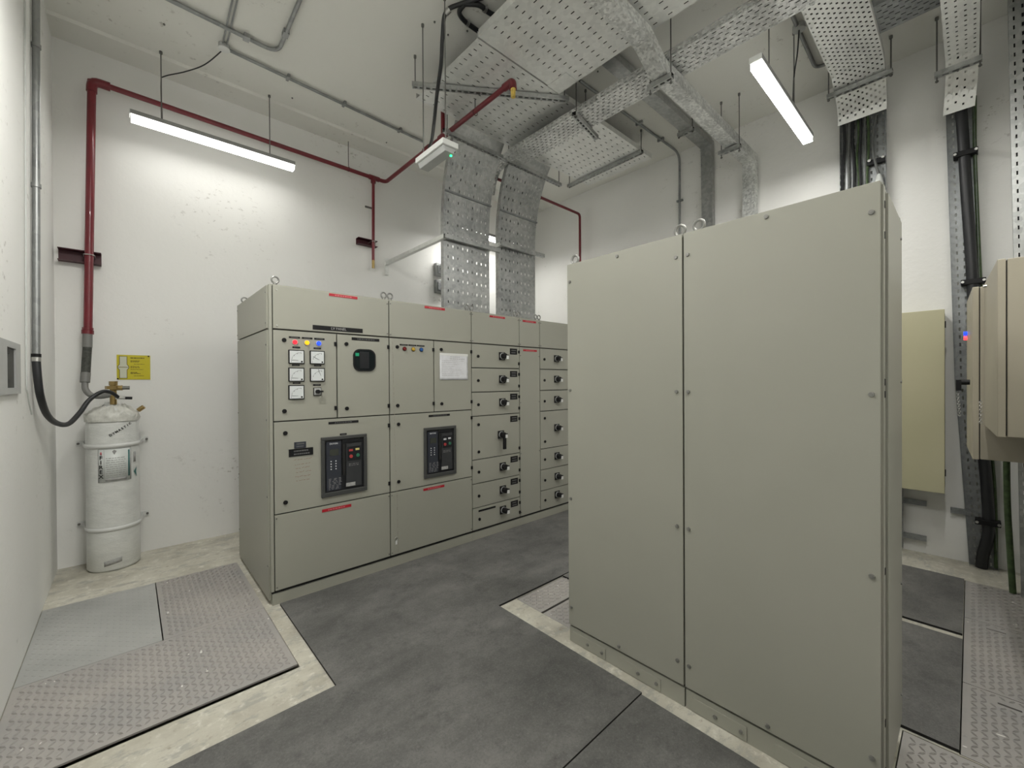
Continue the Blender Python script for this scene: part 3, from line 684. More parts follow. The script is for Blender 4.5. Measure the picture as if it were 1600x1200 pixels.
# ================================================================== TALL BLANK CABINET (two cubicles)
XF = 1.792
bolt_me = mesh_of(MB().cyl((0, 0, 0), (-.006, 0, 0), .0085, 12, .0075).cyl((-.006, 0, 0), (-.0075, 0, 0), .004, 6), 'panel_bolt', 'eye_steel', True)
eyex_me = mesh_of(MB().torus((0, 0, .036), (1, 0, 0), .023, .0065).cyl((0, 0, 0), (0, 0, .016), .014, 12), 'lifting_eye', 'eye_steel', True)
def blank(label, y0, y1, bolts, plates, eyes):
    t = thing('tall_cabinet', (2.02, (y0 + y1) / 2, 0), label, 'electrical cabinet', 'tall blank cabinet pair')
    bx('carcass_shaded', 'carcass_shaded', t, XF + .014, 2.25, y0 + .006, y1 - .006, .09, 2.074)
    fp = bx('front_panel', 'cabinet', t, XF, XF + .014, y0 + .002, y1 - .002, .097, 2.082, .0015)
    for y, z in bolts: inst(bolt_me, 'panel_bolt', (XF, y, z), fp)
    bx('roof', 'cabinet', t, XF + .014, 2.26, y0, y1, 2.074, 2.081)
    pl = bx('plinth', 'cabinet', t, XF + .008, 2.25, y0 + .002, y1 - .002, 0, .084)
    bx('plinth_shadow_gap', 'gap_black', t, XF + .020, 2.24, y0 + .004, y1 - .004, .084, .092)  # black block, shade under the front panel put into its colour
    for (a, b_) in plates:
        q = bx('plinth_cover', 'cabinet', pl, XF + .004, XF + .008, a, b_, .006, .062, .001)
    for (a, b_) in plates:
        inst(bolt_me, 'plinth_bolt', (XF + .004, b_ - .10, .034), pl); inst(bolt_me, 'plinth_bolt', (XF + .004, a + .02, .034), pl)
    for y in eyes: inst(eyex_me, 'lifting_eye', (XF + .05, y, 2.081), t)
    return t
ZB = (1.985, 1.391, .795, .196)
b1 = blank('left half of the tall blank grey cabinet, nearer the switchboard', .851, 1.506, [(.880, z) for z in ZB] + [(1.486, z) for z in ZB] + [(1.183, 2.058), (1.183, .118)], [(1.268, 1.48), (.965, 1.18)], (.885, 1.487))
b2 = blank('right half of the tall blank grey cabinet, nearest the camera', .195, .848, [(.828, z) for z in ZB] + [(.219, z) for z in ZB] + [(.524, 2.060), (.524, .118)], [(.60, .82), (.27, .50)], (.80,))
# visible right flank of the pair
bx('corner_post', 'cabinet', b2, XF + .016, XF + .050, .190, .204, .09, 2.074, .002)
sp = bx('side_panel', 'cabinet', b2, XF + .060, 2.245, .183, .199, .10, 2.055, .002); bx('rear_post', 'cabinet', b2, 2.236, 2.256, .188, .204, .09, 2.074)
mb = MB()
for z in (2.00, 1.90, 1.42, 1.38, .80, .30, .14): mb.box(XF + .028, XF + .040, .1885, .191, z, z + .022)
mb.build('slot', 'gap_black', b2)
for z in (1.98, 1.43, .65, .22): inst(dscrew_me, 'screw', (2.20, .183, z), sp)
eye(b2, 2.18, .225, 2.081)

# ================================================================== LINEAR LAMPS
def lamp(label, x0, x1, yc, z0, rods, out=1.0, w=.075, h=.075):
    lm = 'lamp_lens_%d' % round(out * 100)
    if lm not in MAT: glow(lm, (1.0, 0.985, 0.94), LAMP_DOWN * out, (0.9, 0.9, 0.9))
    t = thing('linear_lamp', ((x0 + x1) / 2, yc, z0), label, 'lamp', 'suspended linear lamps')
    a, b_ = yc - w / 2, yc + w / 2; zs = z0 + .042
    MB().box(x0, x1, a, b_, zs, z0 + h).build('housing', 'lamp_housing', t, bevel=.003)
    lens = MB().add([(x0 + .006, a + .004, zs), (x1 - .006, a + .004, zs), (x1 - .006, b_ - .004, zs), (x0 + .006, b_ - .004, zs), (x0 + .006, a + .004, z0), (x1 - .006, a + .004, z0), (x1 - .006, b_ - .004, z0), (x0 + .006, b_ - .004, z0)],
                    [(0, 1, 5, 4), (1, 2, 6, 5), (2, 3, 7, 6), (3, 0, 4, 7), (4, 5, 6, 7)]).build('diffuser', ['lamp_lens_side', lm], t)
    lens.data.polygons[4].material_index = 1
    bx('end_cap', 'white_plastic', t, x0 - .004, x0, a, b_, zs - .006, z0 + h); bx('end_cap', 'white_plastic', t, x1, x1 + .004, a, b_, zs - .006, z0 + h)
    for (x, y) in rods:
        MB().cyl((x, y, z0 + h), (x, y, ZC), .0045, 8).build('suspension_rod', 'rod_steel', t); MB().cyl((x, y, ZC - .02), (x, y, ZC - .001), .011, 8).build('anchor', 'rod_steel', t)
    return t
l1 = lamp('glowing linear lamp hanging by the back wall above the gas cylinder sign', .025, 1.21, 4.455, 3.512, ((.216, 4.455), (1.0, 4.455)), .17)
lamp('glowing linear lamp hanging near the right wall above the tall cabinet', 3.03, 4.335, .945, 3.478, ((3.245, .93), (3.847, .93)), .65)
lamp('linear lamp glimpsed between the two vertical cable trays', 3.05, 4.25, 4.43, 3.375, ((3.25, 4.43), (4.05, 4.43)), .6)
lamp('added linear fill lamp out of view overhead near the left wall', -.02, .58, 2.25, 3.478, ((.1, 2.25), (.46, 2.25)), 2.6)  # added lamp outside the view, brightens the left walls and switchboard end
lamp('added linear fill lamp out of view overhead in front of the camera', -.15, 1.05, .945, 3.478, ((.05, .945), (.85, .945)), .65)  # added out-of-view lamp, fills light on the tall cabinet front
lamp('added linear fill lamp out of view along the wall behind the camera', 1.7, 2.9, .08, 3.478, ((1.9, .08), (2.7, .08)), 1.0)  # added unseen lamp, lifts the right-hand floor plates
MB().tube(smooth_path([(.585, 4.04, 4.12), (.49, 4.28, 4.085), (.369, 4.38, 4.02), (.235, 4.455, 3.955), (.216, 4.465, 3.90), (.22, 4.465, 3.60)]), .0045, 8).build('supply_cable', 'black_cable', l1, smooth=True)

# emergency light
em = thing('emergency_light', (1.69, 2.66, 3.07), 'white emergency light with a glowing green indicator below the red pipe', 'emergency light')
MB().box(1.625, 1.757, 2.475, 2.855, 3.105, 3.145).build('housing', 'white_plastic', em, bevel=.004)
MB().prism([(1.638, 2.49, 3.104), (1.744, 2.49, 3.104), (1.728, 2.49, 3.068), (1.654, 2.49, 3.068)], (0, .35, 0)).build('diffuser', 'box_grey', em, bevel=.004)
MB().cyl((1.722, 2.52, 3.075), (1.722, 2.52, 3.062), .008, 12).build('indicator', 'led_green', em)
for y in (2.50, 2.80): MB().cyl((1.665, y, 3.145), (1.665, y, ZC), .0045, 8).build('suspension_rod', 'rod_steel', em); MB().cyl((1.665, y, ZC - .02), (1.665, y, ZC - .001), .011, 8).build('anchor', 'rod_steel', em)

# ================================================================== OVERHEAD TRAYS
TS = (.110, .062, .030, .0085, False)     # long slots
zt = 3.93
t1 = tray('wide slotted cable tray running overhead toward the back wall', [(1.885, .55, zt), (1.885, 2.398, zt)], (.885, 0, 0), .055, (0, 0, 1), TS)
t1b = tray('wide slotted cable tray crossing overhead toward the right wall', [(1.885, 2.412, zt), (4.34, 2.412, zt)], (0, .875, 0), .05, (0, 0, 1), TS)
MB().box(2.62, 2.77, 2.20, 2.405, zt - .004, zt - .0015).build('splice_plate', 'galvanised', t1)
strut('slotted strut set diagonally under the corner of the wide trays', (1.755, 3.125, zt - .042), (2.86, 2.375, zt - .042), rods=((1.775, 3.11, zt - .05), (2.83, 2.395, zt - .05)))
strut('slotted strut under the bright end of the wide tray near the right wall', (4.10, 2.385, zt - .04), (4.13, 3.44, zt - .04), rods=((4.102, 2.40, zt - .05), (4.13, 3.42, zt - .05)))
# drop trays into the switchboard
prof = [(3.55, 2.081), (3.55, 3.08), (3.535, 3.28), (3.50, 3.46), (3.46, 3.60), (3.40, 3.74), (3.345, 3.84), (3.292, 3.925)]
dprof = prof
DS = (.113, .0605, .026, .010, False)
for (xa, xb, lab) in ((2.332, 2.918, 'left of the two vertical slotted trays dropping into the switchboard'), (3.052, 3.632, 'right of the two vertical slotted trays dropping into the switchboard')):
    t = tray(lab, [(xa, y, z) for y, z in prof], (xb - xa, 0, 0), .05, (0, 1, 0.3), DS, None, 'galvanised_mid')  # darker zinc tone, dark reflections put into the colour
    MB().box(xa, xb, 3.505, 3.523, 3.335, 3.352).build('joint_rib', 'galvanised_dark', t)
for (yy, zz) in ((3.395, 3.79),):
    strut('long slotted strut holding the tops of the two vertical trays', (2.20, 3.335, 3.785), (3.86, 3.335, 3.785), rods=((2.24, 3.335, 3.775), (3.02, 3.335, 3.775), (3.83, 3.335, 3.775)))
# wall arm + cross strut
arm = thing('wall_bracket', (2.325, 4.78, 2.85), 'galvanised bracket arm from the back wall to the left vertical tray', 'bracket')
bx('wall_plate', 'galvanised', arm, 2.30, 2.35, 4.779, 4.789, 2.745, 2.945, .002)
tray_parts(arm, [(2.305, 4.779, 2.865), (2.305, 3.51, 2.865)], (.041, 0, 0), .041, (0, 0, 1), None, None, 'galvanised', base='arm_web', rail='arm_flange')
strut('horizontal strut clamped across the left vertical tray', (2.31, 3.525, 2.885), (3.03, 3.525, 2.885), up=(0, -1, 0), name='tray_strut', mat='galvanised_mid')
a2 = thing('wall_bracket', (3.07, 4.78, 2.93), 'galvanised bracket arm from the back wall to the right vertical tray', 'bracket')
bx('wall_plate', 'galvanised', a2, 3.04, 3.09, 4.779, 4.789, 2.83, 3.03, .002)
tray_parts(a2, [(3.045, 4.779, 2.945), (3.045, 3.51, 2.945)], (.041, 0, 0), .041, (0, 0, 1), None, None, 'galvanised', base='arm_web', rail='arm_flange')
strut('horizontal strut clamped across the right vertical tray', (3.04, 3.525, 2.965), (3.74, 3.525, 2.965), up=(0, -1, 0), name='tray_strut', mat='galvanised_mid')
# densely slotted narrow tray
T3S = (.056, .037, .026, .0085, True)
tn = tray('narrow densely perforated tray crossing under the wide tray and dropping between the vertical trays', [(2.93, .14, 3.80), (2.93, 3.255, 3.80)], (.265, 0, 0), .055, (0, 0, 1), T3S, (.056, .0275, .026, .008, False), 'galvanised_spangled')
tray_parts(tn, [(2.926, 3.20, 3.797), (2.926, 3.39, 3.79), (2.926, 3.50, 3.75), (2.926, 3.57, 3.66), (2.926, 3.60, 3.53)], (.118, 0, 0), .04, (0, 0, 1), (.045, .0295, .022, .012, True), None, 'galvanised_spangled', base='drop_sheet', rail='drop_rail')
strut('short strut holding the narrow perforated tray below the wide tray', (2.885, 2.335, 3.755), (3.33, 2.42, 3.755), rods=((2.905, 2.325, 3.745), (3.157, 2.416, 3.80)))
# solid trunkings
duct('solid galvanised trunking with a downward offset, crossing to the right wall', [(.9, 1.49, 3.79), (2.66, 1.49, 3.79), (2.86, 1.49, 3.68), (4.735, 1.49, 3.68), (4.735, 1.49, 2.3)], (0, .115, 0), .095, (.3, 0, 1), 'galvanised_spangled')
strut('short strut carrying the solid trunking near the right wall', (4.28, 1.465, 3.637), (4.28, 1.665, 3.637), rods=((4.281, 1.64, 3.60), (4.276, 1.476, 3.60)), name='strut_hanger')
strut('short strut carrying the solid trunking below the narrow perforated tray', (2.93, 1.46, 3.637), (2.93, 1.65, 3.637), rods=((2.93, 1.472, 3.60), (2.93, 1.635, 3.60)))
duct('slim trunking close under the ceiling that turns down the right wall', [(2.80, 1.935, 4.045), (4.775, 1.935, 4.045), (4.775, 1.915, 2.3)], (0, .118, 0), .065, (.3, 0, 1), 'galvanised_mid')
strut('short strut carrying the slim ceiling trunking', (4.30, 1.92, 4.008), (4.30, 2.085, 4.008), rods=((4.30, 1.93, 3.99), (4.30, 2.075, 3.99)))
# right-hand trays
SQ = (.054, .027, .016, .013, True)
tray('perforated tray coming overhead to the right wall above the tall cabinet', [(2.9, .452, 3.95), (4.30, .452, 3.93), (4.46, .46, 3.895), (4.58, .465, 3.835), (4.66, .47, 3.765), (4.69, .475, 3.70)], (0, .325, 0), .05, (-.1, 0, 1), SQ, None, 'galvanised')
strut('strut carrying the perforated tray above the tall cabinet', (4.46, .415, 3.85), (4.46, .835, 3.85), rods=((4.46, .425, 3.83), (4.46, .825, 3.83)))
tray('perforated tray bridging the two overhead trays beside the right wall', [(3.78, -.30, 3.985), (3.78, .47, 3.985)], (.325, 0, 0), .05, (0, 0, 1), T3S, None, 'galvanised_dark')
tray('narrow perforated tray coming overhead above the thick black cable', [(3.3, -.037, 3.766), (4.42, -.040, 3.755), (4.54, -.038, 3.705), (4.64, -.03, 3.61), (4.68, -.02, 3.48)], (0, .165, 0), .045, (-.1, 0, 1), (.055, .041, .014, .011, True), None, 'galvanised')
strut('strut carrying the narrow tray above the thick black cable', (4.49, -.055, 3.70), (4.49, .185, 3.70), rods=((4.49, -.045, 3.66), (4.49, .172, 3.66)))
DW = (.060, .0385, .026, .010, False)
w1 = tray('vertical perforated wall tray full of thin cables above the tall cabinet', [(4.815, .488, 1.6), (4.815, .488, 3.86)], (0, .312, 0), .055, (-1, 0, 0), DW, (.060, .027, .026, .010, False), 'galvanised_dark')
w2 = tray('vertical perforated wall tray carrying the thick black cable down to the floor', [(4.815, -.140, .002), (4.815, -.060, 1.5), (4.815, -.012, 3.62)], (0, .147, 0), .05, (-1, 0, 0), DW, (.060, .025, .026, .010, False), 'galvanised_dark')  # darker zinc tone, shade inside this tray put into the colour
w3 = tray('vertical perforated tray at the far right edge beside the cream boxes', [(4.32, -.225, .002), (4.32, -.165, 4.0)], (.0, -.12, 0), .045, (1, 0, 0), DW, (.060, .0225, .026, .010, False), 'galvanised_mid')
# cables packed side by side in the overhead trays, seen only through the slots
def fill(label, paths, r, mat='black_cable'):
    mb = MB()
    for p in paths: mb.tube(p, r, 6)
    tag(mb.build('cable_fill', mat, None, smooth=True), label, 'cables', kind='stuff')
fill('black cables packed in the wide tray running toward the back wall', [[(1.91 + .0262 * i, .56, zt + .016), (1.91 + .0262 * i, 2.39, zt + .016)] for i in range(33)], .0138)
fill('black cables packed in the wide tray crossing toward the right wall', [[(1.92, 2.435 + .0262 * i, zt + .016), (4.30, 2.435 + .0262 * i, zt + .016)] for i in range(33)], .0138)
fill('black cables packed in the narrow densely perforated tray', [[(2.95 + .0225 * i, .16, 3.816), (2.95 + .0225 * i, 3.05, 3.816)] for i in range(11)], .0118)
fill('black cables packed in the perforated tray above the tall cabinet', [[(2.92, .475 + .0245 * i, 3.967), (4.28, .475 + .0245 * i, 3.949), (4.44, .478 + .0245 * i, 3.915)] for i in range(12)], .0125)
fill('black cables in the tray bridging beside the right wall', [[(3.80 + .026 * i, -.28, 4.003), (3.80 + .026 * i, .45, 4.003)] for i in range(12)], .0135)
fill('black cables in the narrow tray above the thick black cable', [[(3.32, -.017 + .021 * i, 3.782), (4.40, -.018 + .021 * i, 3.77)] for i in range(7)], .011)
fill('black cables behind the left vertical tray', [[(2.36 + .06 * i, y + .032, z + (.012 if z > 3.3 else 0)) for y, z in dprof[:-1]] for i in (0, 1, 3, 6)], .024)
fill('black cables behind the right vertical tray', [[(3.08 + .06 * i, y + .032, z + (.012 if z > 3.3 else 0)) for y, z in dprof[:-1]] for i in (0, 1, 2, 3, 5)], .024)
fill('black cables behind the vertical tray at the far right edge', [[(4.345, -.262 - .03 * i, .01), (4.345, -.20 - .03 * i, 3.98)] for i in range(3)], .016)
# cables in the wall trays
cx = [(.775, .010, 'black_cable'), (.735, .009, 'grey_cable'), (.705, .011, 'black_cable'), (.675, .008, 'green_cable'), (.655, .010, 'black_cable'), (.628, .007, 'grey_cable'), (.610, .009, 'green_cable')]
labs = ['thin black cable at the left rail of the wall tray above the cabinet', 'thin grey cable second in the wall tray above the cabinet', 'black cable third in the wall tray above the cabinet', 'thin green cable left of centre in the wall tray', 'black cable at the centre of the wall tray above the cabinet', 'thin grey cable at the centre right of the wall tray above the cabinet', 'green cable right of centre in the wall tray above the cabinet']
for (y, r, mt), lb in zip(cx, labs):
    rr = random.Random(int(y * 999)); pts = [(4.79, y, 1.62)] + [(4.785, y + rr.uniform(-.010, .010), z) for z in (2.2, 2.7, 3.0, 3.2, 3.4, 3.6)] + [(4.77, y, 3.78), (4.68, y, 3.88), (4.4, y, 3.965)]
    tag(MB().tube(smooth_path(pts, 5), r, 8).build('cable', mt, None, smooth=True), lb, 'cable', 'cables in the wall tray')
bg = thing('cable', (4.77, .55, 1.62), 'pale cable with a flared white sleeve in the wall tray', 'cable')
MB().tube(smooth_path([(4.785, .552, 3.72), (4.775, .575, 3.55), (4.772, .568, 3.40), (4.765, .548, 3.27), (4.76, .53, 3.19)], 6), .010, 8).build('conductor', 'grey_cable', bg, smooth=True)
MB().tube(smooth_path([(4.76, .532, 3.20), (4.755, .53, 3.13), (4.755, .53, 3.02), (4.76, .535, 2.7)], 5), lambda t: .011 + .017 * min(1, t * 3), 12).build('sleeve', 'white_cable', bg, smooth=True)
cl = thing('cable_clamp', (4.76, .54, 3.33), 'black two-bolt cable clamp in the wall tray above the tall cabinet', 'clamp')
MB().box(4.765, 4.80, .488, .612, 3.30, 3.345).build('clamp_body', 'black_plastic', cl, bevel=.004)
for y in (.505, .595): MB().cyl((4.765, y, 3.335), (4.748, y, 3.335), .011, 10).build('bolt', 'zinc', cl, smooth=True)
main = [(4.3, .06, 3.80), (4.55, .06, 3.76), (4.67, .058, 3.66), (4.745, .05, 3.5), (4.765, .036, 3.2), (4.765, .022, 2.85), (4.76, .0, 2.4), (4.765, -.014, 2.0), (4.77, -.03, 1.5), (4.77, -.058, 1.0), (4.77, -.082, .6), (4.77, -.09, .3), (4.775, -.062, .1), (4.78, -.055, .004)]
tag(MB().tube(smooth_path(main, 6), .033, 14).build('thick_cable', 'black_cable', None, smooth=True), 'thick black power cable strapped to the right wall tray', 'cable')
tag(MB().tube(smooth_path([(4.79, -.02, 3.6), (4.79, -.02, 3.2), (4.79, -.03, 2.8), (4.79, -.045, 2.3), (4.79, -.06, 1.8), (4.79, -.085, 1.2), (4.79, -.12, .6), (4.79, -.128, .02)], 6), .011, 8).build('cable', 'green_cable', None, smooth=True), 'thin green cable beside the thick black cable', 'cable')
tag(MB().tube(smooth_path([(4.45, -.165, .95), (4.43, -.168, .6), (4.40, -.178, .3), (4.36, -.19, .003)], 6), .017, 12).build('earth_cable', 'green_cable', None, smooth=True), 'green cable running down to the floor below the cream boxes', 'cable')
for (y, z) in ((.028, 3.17), (-.012, 2.18), (-.086, .36)):
    cl = thing('cable_clamp', (4.76, y, z), {3.17: 'upper black clamp on the thick black cable', 2.18: 'middle black clamp on the thick black cable', .36: 'lowest black clamp on the thick black cable near the floor'}[z], 'clamp', 'clamps on the thick black cable')
    MB().box(4.725, 4.81, y - .065, y + .065, z - .020, z + .020).build('clamp_body', 'black_plastic', cl, bevel=.004)
    for s in (-1, 1): MB().cyl((4.725, y + s * .055, z), (4.712, y + s * .055, z), .009, 10).build('bolt', 'zinc', cl, smooth=True)
tag(MB().tube([(4.36, -.262, .2), (4.36, -.262, 4.1)], .022, 12).build('conduit', 'conduit_steel', None, smooth=True), 'grey vertical conduit at the far right edge of the photo', 'conduit')

# ================================================================== RIGHT WALL BOXES
yb = thing('wall_enclosure', (4.65, .45, .57), 'flat olive-beige wall enclosure behind the tall cabinet', 'electrical box')
MB().box(4.585, 4.842, .140, .86, .575, 1.965).build('body', 'cabinet_beige', yb, bevel=.003)
MB().box(4.560, 4.583, .134, .866, .569, 1.970).build('door', 'cabinet_beige', yb, bevel=.003)
for z in (.70, 1.83): bx('hinge', 'black_plastic', yb, 4.575, 4.60, .128, .134, z, z + .05)
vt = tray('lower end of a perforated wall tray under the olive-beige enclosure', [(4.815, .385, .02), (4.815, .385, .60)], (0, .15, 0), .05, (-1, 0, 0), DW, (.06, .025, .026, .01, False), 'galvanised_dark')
for z, lb in ((.42, 'upper horizontal strut stub under the olive-beige enclosure'), (.13, 'lower horizontal strut stub under the olive-beige enclosure')):
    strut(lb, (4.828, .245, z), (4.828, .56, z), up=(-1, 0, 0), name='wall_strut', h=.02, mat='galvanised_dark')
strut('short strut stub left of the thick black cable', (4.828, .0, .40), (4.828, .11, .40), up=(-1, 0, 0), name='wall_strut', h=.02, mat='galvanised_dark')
def side_box(name, label, x0, x1, yf, dep, z0, z1, rot, extras):
    t = thing(name, (x0, yf, z0), label, 'electrical box', 'cream boxes at the right edge')
    MB().box(x0, x1, yf - dep, yf - .030, z0, z1).build('body', 'cabinet_cream', t, bevel=.003)
    bx('door_gasket', 'gap_black', t, x0 + .006, x1 - .006, yf - .030, yf - .026, z0 + .006, z1 - .006)
    MB().box(x0 - .001, x1 + .001, yf - .026, yf, z0 - .002, z1 + .002).build('door', 'cabinet_cream', t, bevel=.003)
    extras(t); t.rotation_euler = (0, 0, rot)
def exA(t):
    for z, mt in ((1.735, 'lens_blue'), (1.705, 'led_red')):
        MB().cyl((4.02, 0, z), (4.02, .016, z), .013, 12).build('indicator_lamp', mt, t)
    h = MB().cyl((3.70, 0, 1.42), (3.70, .045, 1.42), .016, 12).build('handle', 'black_plastic', t); MB().box(3.685, 3.715, .035, .058, 1.37, 1.435).build('lever', 'black_plastic', h)
    mb = MB()
    for i in range(14): mb.torus((3.70, .050 - .0006 * i, 1.365 - i * .011), (1, 0, 0) if i % 2 else (0, 1, 0), .006, .0016, 8, 5)
    mb.build('chain', 'zinc', h)
def exB(t):
    MB().cyl((3.35, -.075, 1.93), (3.35, -.062, 1.93), .007, 8).build('screw', 'zinc', t)
    mb = MB()
    for i in range(12): mb.torus((3.50, -.062, 1.32 - i * .011), (1, 0, 0) if i % 2 else (0, 1, 0), .006, .0016, 8, 5)
    mb.build('chain', 'zinc', t)
side_box('side_enclosure', 'tall cream wall box with blue and red indicator and a handle, farther back', 3.60, 4.25, -.006, .30, .978, 1.967, math.radians(2.2), exA)
side_box('side_enclosure', 'cream wall box at the right edge, in front of the taller cream box', 2.90, 3.58, -.080, .27, 1.178, 1.976, math.radians(2.4), exB)

# ================================================================== RED FIRE PIPES
rp = thing('fire_pipe', (-.21, 4.69, 1.86), 'red fire suppression pipe along the back wall with nozzles', 'pipe')
ym, zm = 4.69, 3.84
MB().tube([(-.233, ym, 1.86), (-.195, ym, zm)], .0265, 16).build('riser', 'red_pipe', rp, smooth=True)
MB().tube([(-.195, ym, zm), (2.13, ym, zm - .02)], .0215, 14).build('long_run', 'red_pipe', rp, smooth=True)
MB().tube(fillet([(-.197, ym, zm - .09), (-.195, ym, zm), (-.09, ym, zm - .001)], .05), .033, 14).build('elbow', 'red_pipe', rp, smooth=True)
MB().cyl((-.235, ym, 1.835), (-.234, ym, 1.865), .036, 18).cyl((-.234, ym, 1.868), (-.2335, ym, 1.885), .033, 18).build('coupling', 'red_pipe', rp, smooth=True)
MB().cyl((2.07, ym, 3.82), (2.19, ym, 3.82), .028, 14).cyl((2.12, ym, 3.82), (2.12, ym, 3.76), .028, 14).build('tee', 'red_pipe', rp, smooth=True)
MB().tube([(2.12, ym, 3.80), (2.112, ym, 2.86)], .017, 12).build('drop', 'red_pipe', rp, smooth=True)
MB().cyl((2.112, ym, 2.86), (2.111, ym, 2.77), .0165, 12).build('brass_nozzle', 'brass', rp, smooth=True)
xm = 2.275
MB().tube(fillet([(2.13, ym, 3.82), (xm, ym, 3.82), (xm, 2.47, 3.83)], .05), .0215, 14).build('branch_run', 'red_pipe', rp, smooth=True)
MB().tube(fillet([(xm, 2.56, 3.83), (xm, 2.46, 3.83), (xm, 2.455, 3.765)], .03), .030, 14).build('end_elbow', 'red_pipe', rp, smooth=True)
MB().cyl((xm, 2.455, 3.775), (xm, 2.455, 3.70), .021, 12, .017).build('taped_nozzle', 'yellow_tape', rp, smooth=True)
MB().cyl((xm, 3.46, 3.83), (xm, 3.46, ZC), .0215, 12).cyl((xm, 3.40, 3.83), (xm, 3.52, 3.83), .029, 12).build('ceiling_riser', 'red_pipe', rp, smooth=True)
MB().cyl((xm, 3.71, 3.83), (xm, 3.81, 3.83), .028, 12).build('tee', 'red_pipe', rp, smooth=True)
MB().tube(fillet([(xm, 3.76, 3.83), (4.765, 3.76, 3.82), (4.765, 3.76, 2.3)], .05), .0175, 12).build('far_branch', 'red_pipe', rp, smooth=True)
for (x, y, z) in ((1.832, ym, 3.86), (3.95, 3.76, 3.84), (xm, 2.95, 3.85)):
    MB().cyl((x, y, z), (x, y, ZC), .0045, 8).build('hanger_rod', 'rod_steel', rp); MB().torus((x, y, z - .035 if y != 3.76 else z - .02), (1, 0, 0) if y != 2.95 else (0, 1, 0), .025, .003, 14, 6).build('hanger_ring', 'maroon_bracket', rp)
def ubracket(label, x0, x1, z0, z1, px, pr, dep=.075):
    t = thing('pipe_bracket', ((x0 + x1) / 2, YB - .01, z0), label, 'bracket')
    MB().prism([(x0, YB - .001, z0), (x1, YB - .001, z0), (x1, YB - .001, z1), (x0, YB - .001, z1)], (0, -.006, 0)).build('back_web', 'maroon_bracket', t)
    bx('top_flange', 'maroon_bracket', t, x0, x1, YB - dep, YB - .007, z1 - .006, z1); bx('bottom_flange', 'maroon_bracket', t, x0, x1, YB - dep, YB - .007, z0, z0 + .006)
    pts = [(px + pr * math.cos(a), ym + pr * math.sin(a), (z0 + z1) / 2 + .01) for a in [PI * (1 + i / 10) for i in range(11)]]
    MB().tube([(px - pr, YB - .01, (z0 + z1) / 2 + .01)] + pts + [(px + pr, YB - .01, (z0 + z1) / 2 + .01)], .004, 8).build('u_bolt', 'zinc', t, smooth=True)
ubracket('dark red channel bracket holding the red riser above the gas cylinder', -.395, -.155, 2.40, 2.495, -.222, .031)
ubracket('dark red channel bracket holding the short red drop pipe', 1.95, 2.18, 3.035, 3.105, 2.115, .021)
MB().cyl((2.06, ym + .09, 3.50), (2.15, ym + .09, 3.50), .012, 8).build('pipe_clip', 'rod_steel', rp)

# ================================================================== GAS CYLINDER
CX, CY, CR = -.095, 4.605, .157
gc = thing('gas_cylinder', (CX, CY, 0), 'white plastic-wrapped gas cylinder with a printed label standing by the wall corner', 'gas cylinder')
prof = [(.02, .001), (CR - .012, .001), (CR, .018), (CR, .28), (CR + .001, .34), (CR, .5), (CR, 1.08), (CR - .004, 1.14), (CR - .02, 1.19), (CR - .055, 1.24), (.05, 1.275), (.045, 1.30)]
MB().lathe((CX, CY), prof, 48).build('body', 'tank_wrap', gc, smooth='all')
mb = MB(); rnd = random.Random(21); n = 56; rows = [(1.15, .003), (1.175, .005), (1.20, .002), (1.215, -.010), (1.23, -.030), (1.25, -.055), (1.272, -.090)]
for j, (z, dr) in enumerate(rows):
    for i in range(n):
        a = 2 * PI * i / n; k = .005 * math.sin(a * 9 + j * 2.1) + .006 * math.sin(a * 17 - j * 3.3) + rnd.uniform(-.007, .007); r = CR + dr + (k if j else 0)
        mb.v.append((CX + r * math.cos(a), CY + r * math.sin(a), z + (rnd.uniform(-.012, .012) if j else 0)))
for j in range(len(rows) - 1):
    for i in range(n): mb.f.append((j * n + i, j * n + (i + 1) % n, (j + 1) * n + (i + 1) % n, (j + 1) * n + i))
mb.build('crumpled_film', 'film', gc, smooth='all')
def on_cyl(a, z, r=CR): return Vector((CX + r * math.sin(a), CY - r * math.cos(a), z))     # a = 0 faces the room
def patch(name, mat, a0, a1, z0, z1, r, parent, n=12, slope=0.0):
    mb = MB()
    for i in range(n + 1):
        a = a0 + (a1 - a0) * i / n; dz = slope * (a - a0); mb.v += [tuple(on_cyl(a, z0 + dz, r)), tuple(on_cyl(a, z1 + dz, r))]
    for i in range(n): mb.f.append((2 * i, 2 * i + 2, 2 * i + 3, 2 * i + 1))
    return mb.build(name, mat, parent, smooth='all', solid=.0006)
A0, A1 = -.53, .70; ZL0, ZL1 = .690, .945
lab = patch('tank_label', 'tank_label', A0, A1, ZL0, ZL1, CR + .0035, gc)
for a0, a1, z0, z1 in ((A0, A1, ZL0, ZL0 + .0035), (A0, A1, ZL1 - .0035, ZL1), (A0, A0 + .02, ZL0, ZL1), (A1 - .02, A1, ZL0, ZL1), (A0 + .22, A0 + .23, ZL0, ZL1)): patch('label_rule', 'label_grey', a0, a1, z0, z1, CR + .0045, lab, 10)
patch('label_footer', 'label_grey', A0 + .26, A1 - .2, ZL0 + .008, ZL0 + .03, CR + .0045, lab, 8)
rnd = random.Random(4)
for i in range(9):
    z = ZL1 - .075 - i * .0165; a = A0 + .28 + rnd.uniform(0, .05)
    while a < A1 - .25: l = rnd.uniform(.05, .16); patch('label_line', 'label_grey', a, min(a + l, A1 - .22), z, z + .0035, CR + .0045, lab, 3); a += l + .03
patch('teal_stripe', 'teal_print', A1 - .13, A1 - .06, ZL0 + .03, ZL1 - .02, CR + .0045, lab, 3); patch('teal_band', 'teal_print', A0, A1 - .05, ZL1 + .008, ZL1 + .014, CR + .0035, lab, 10)
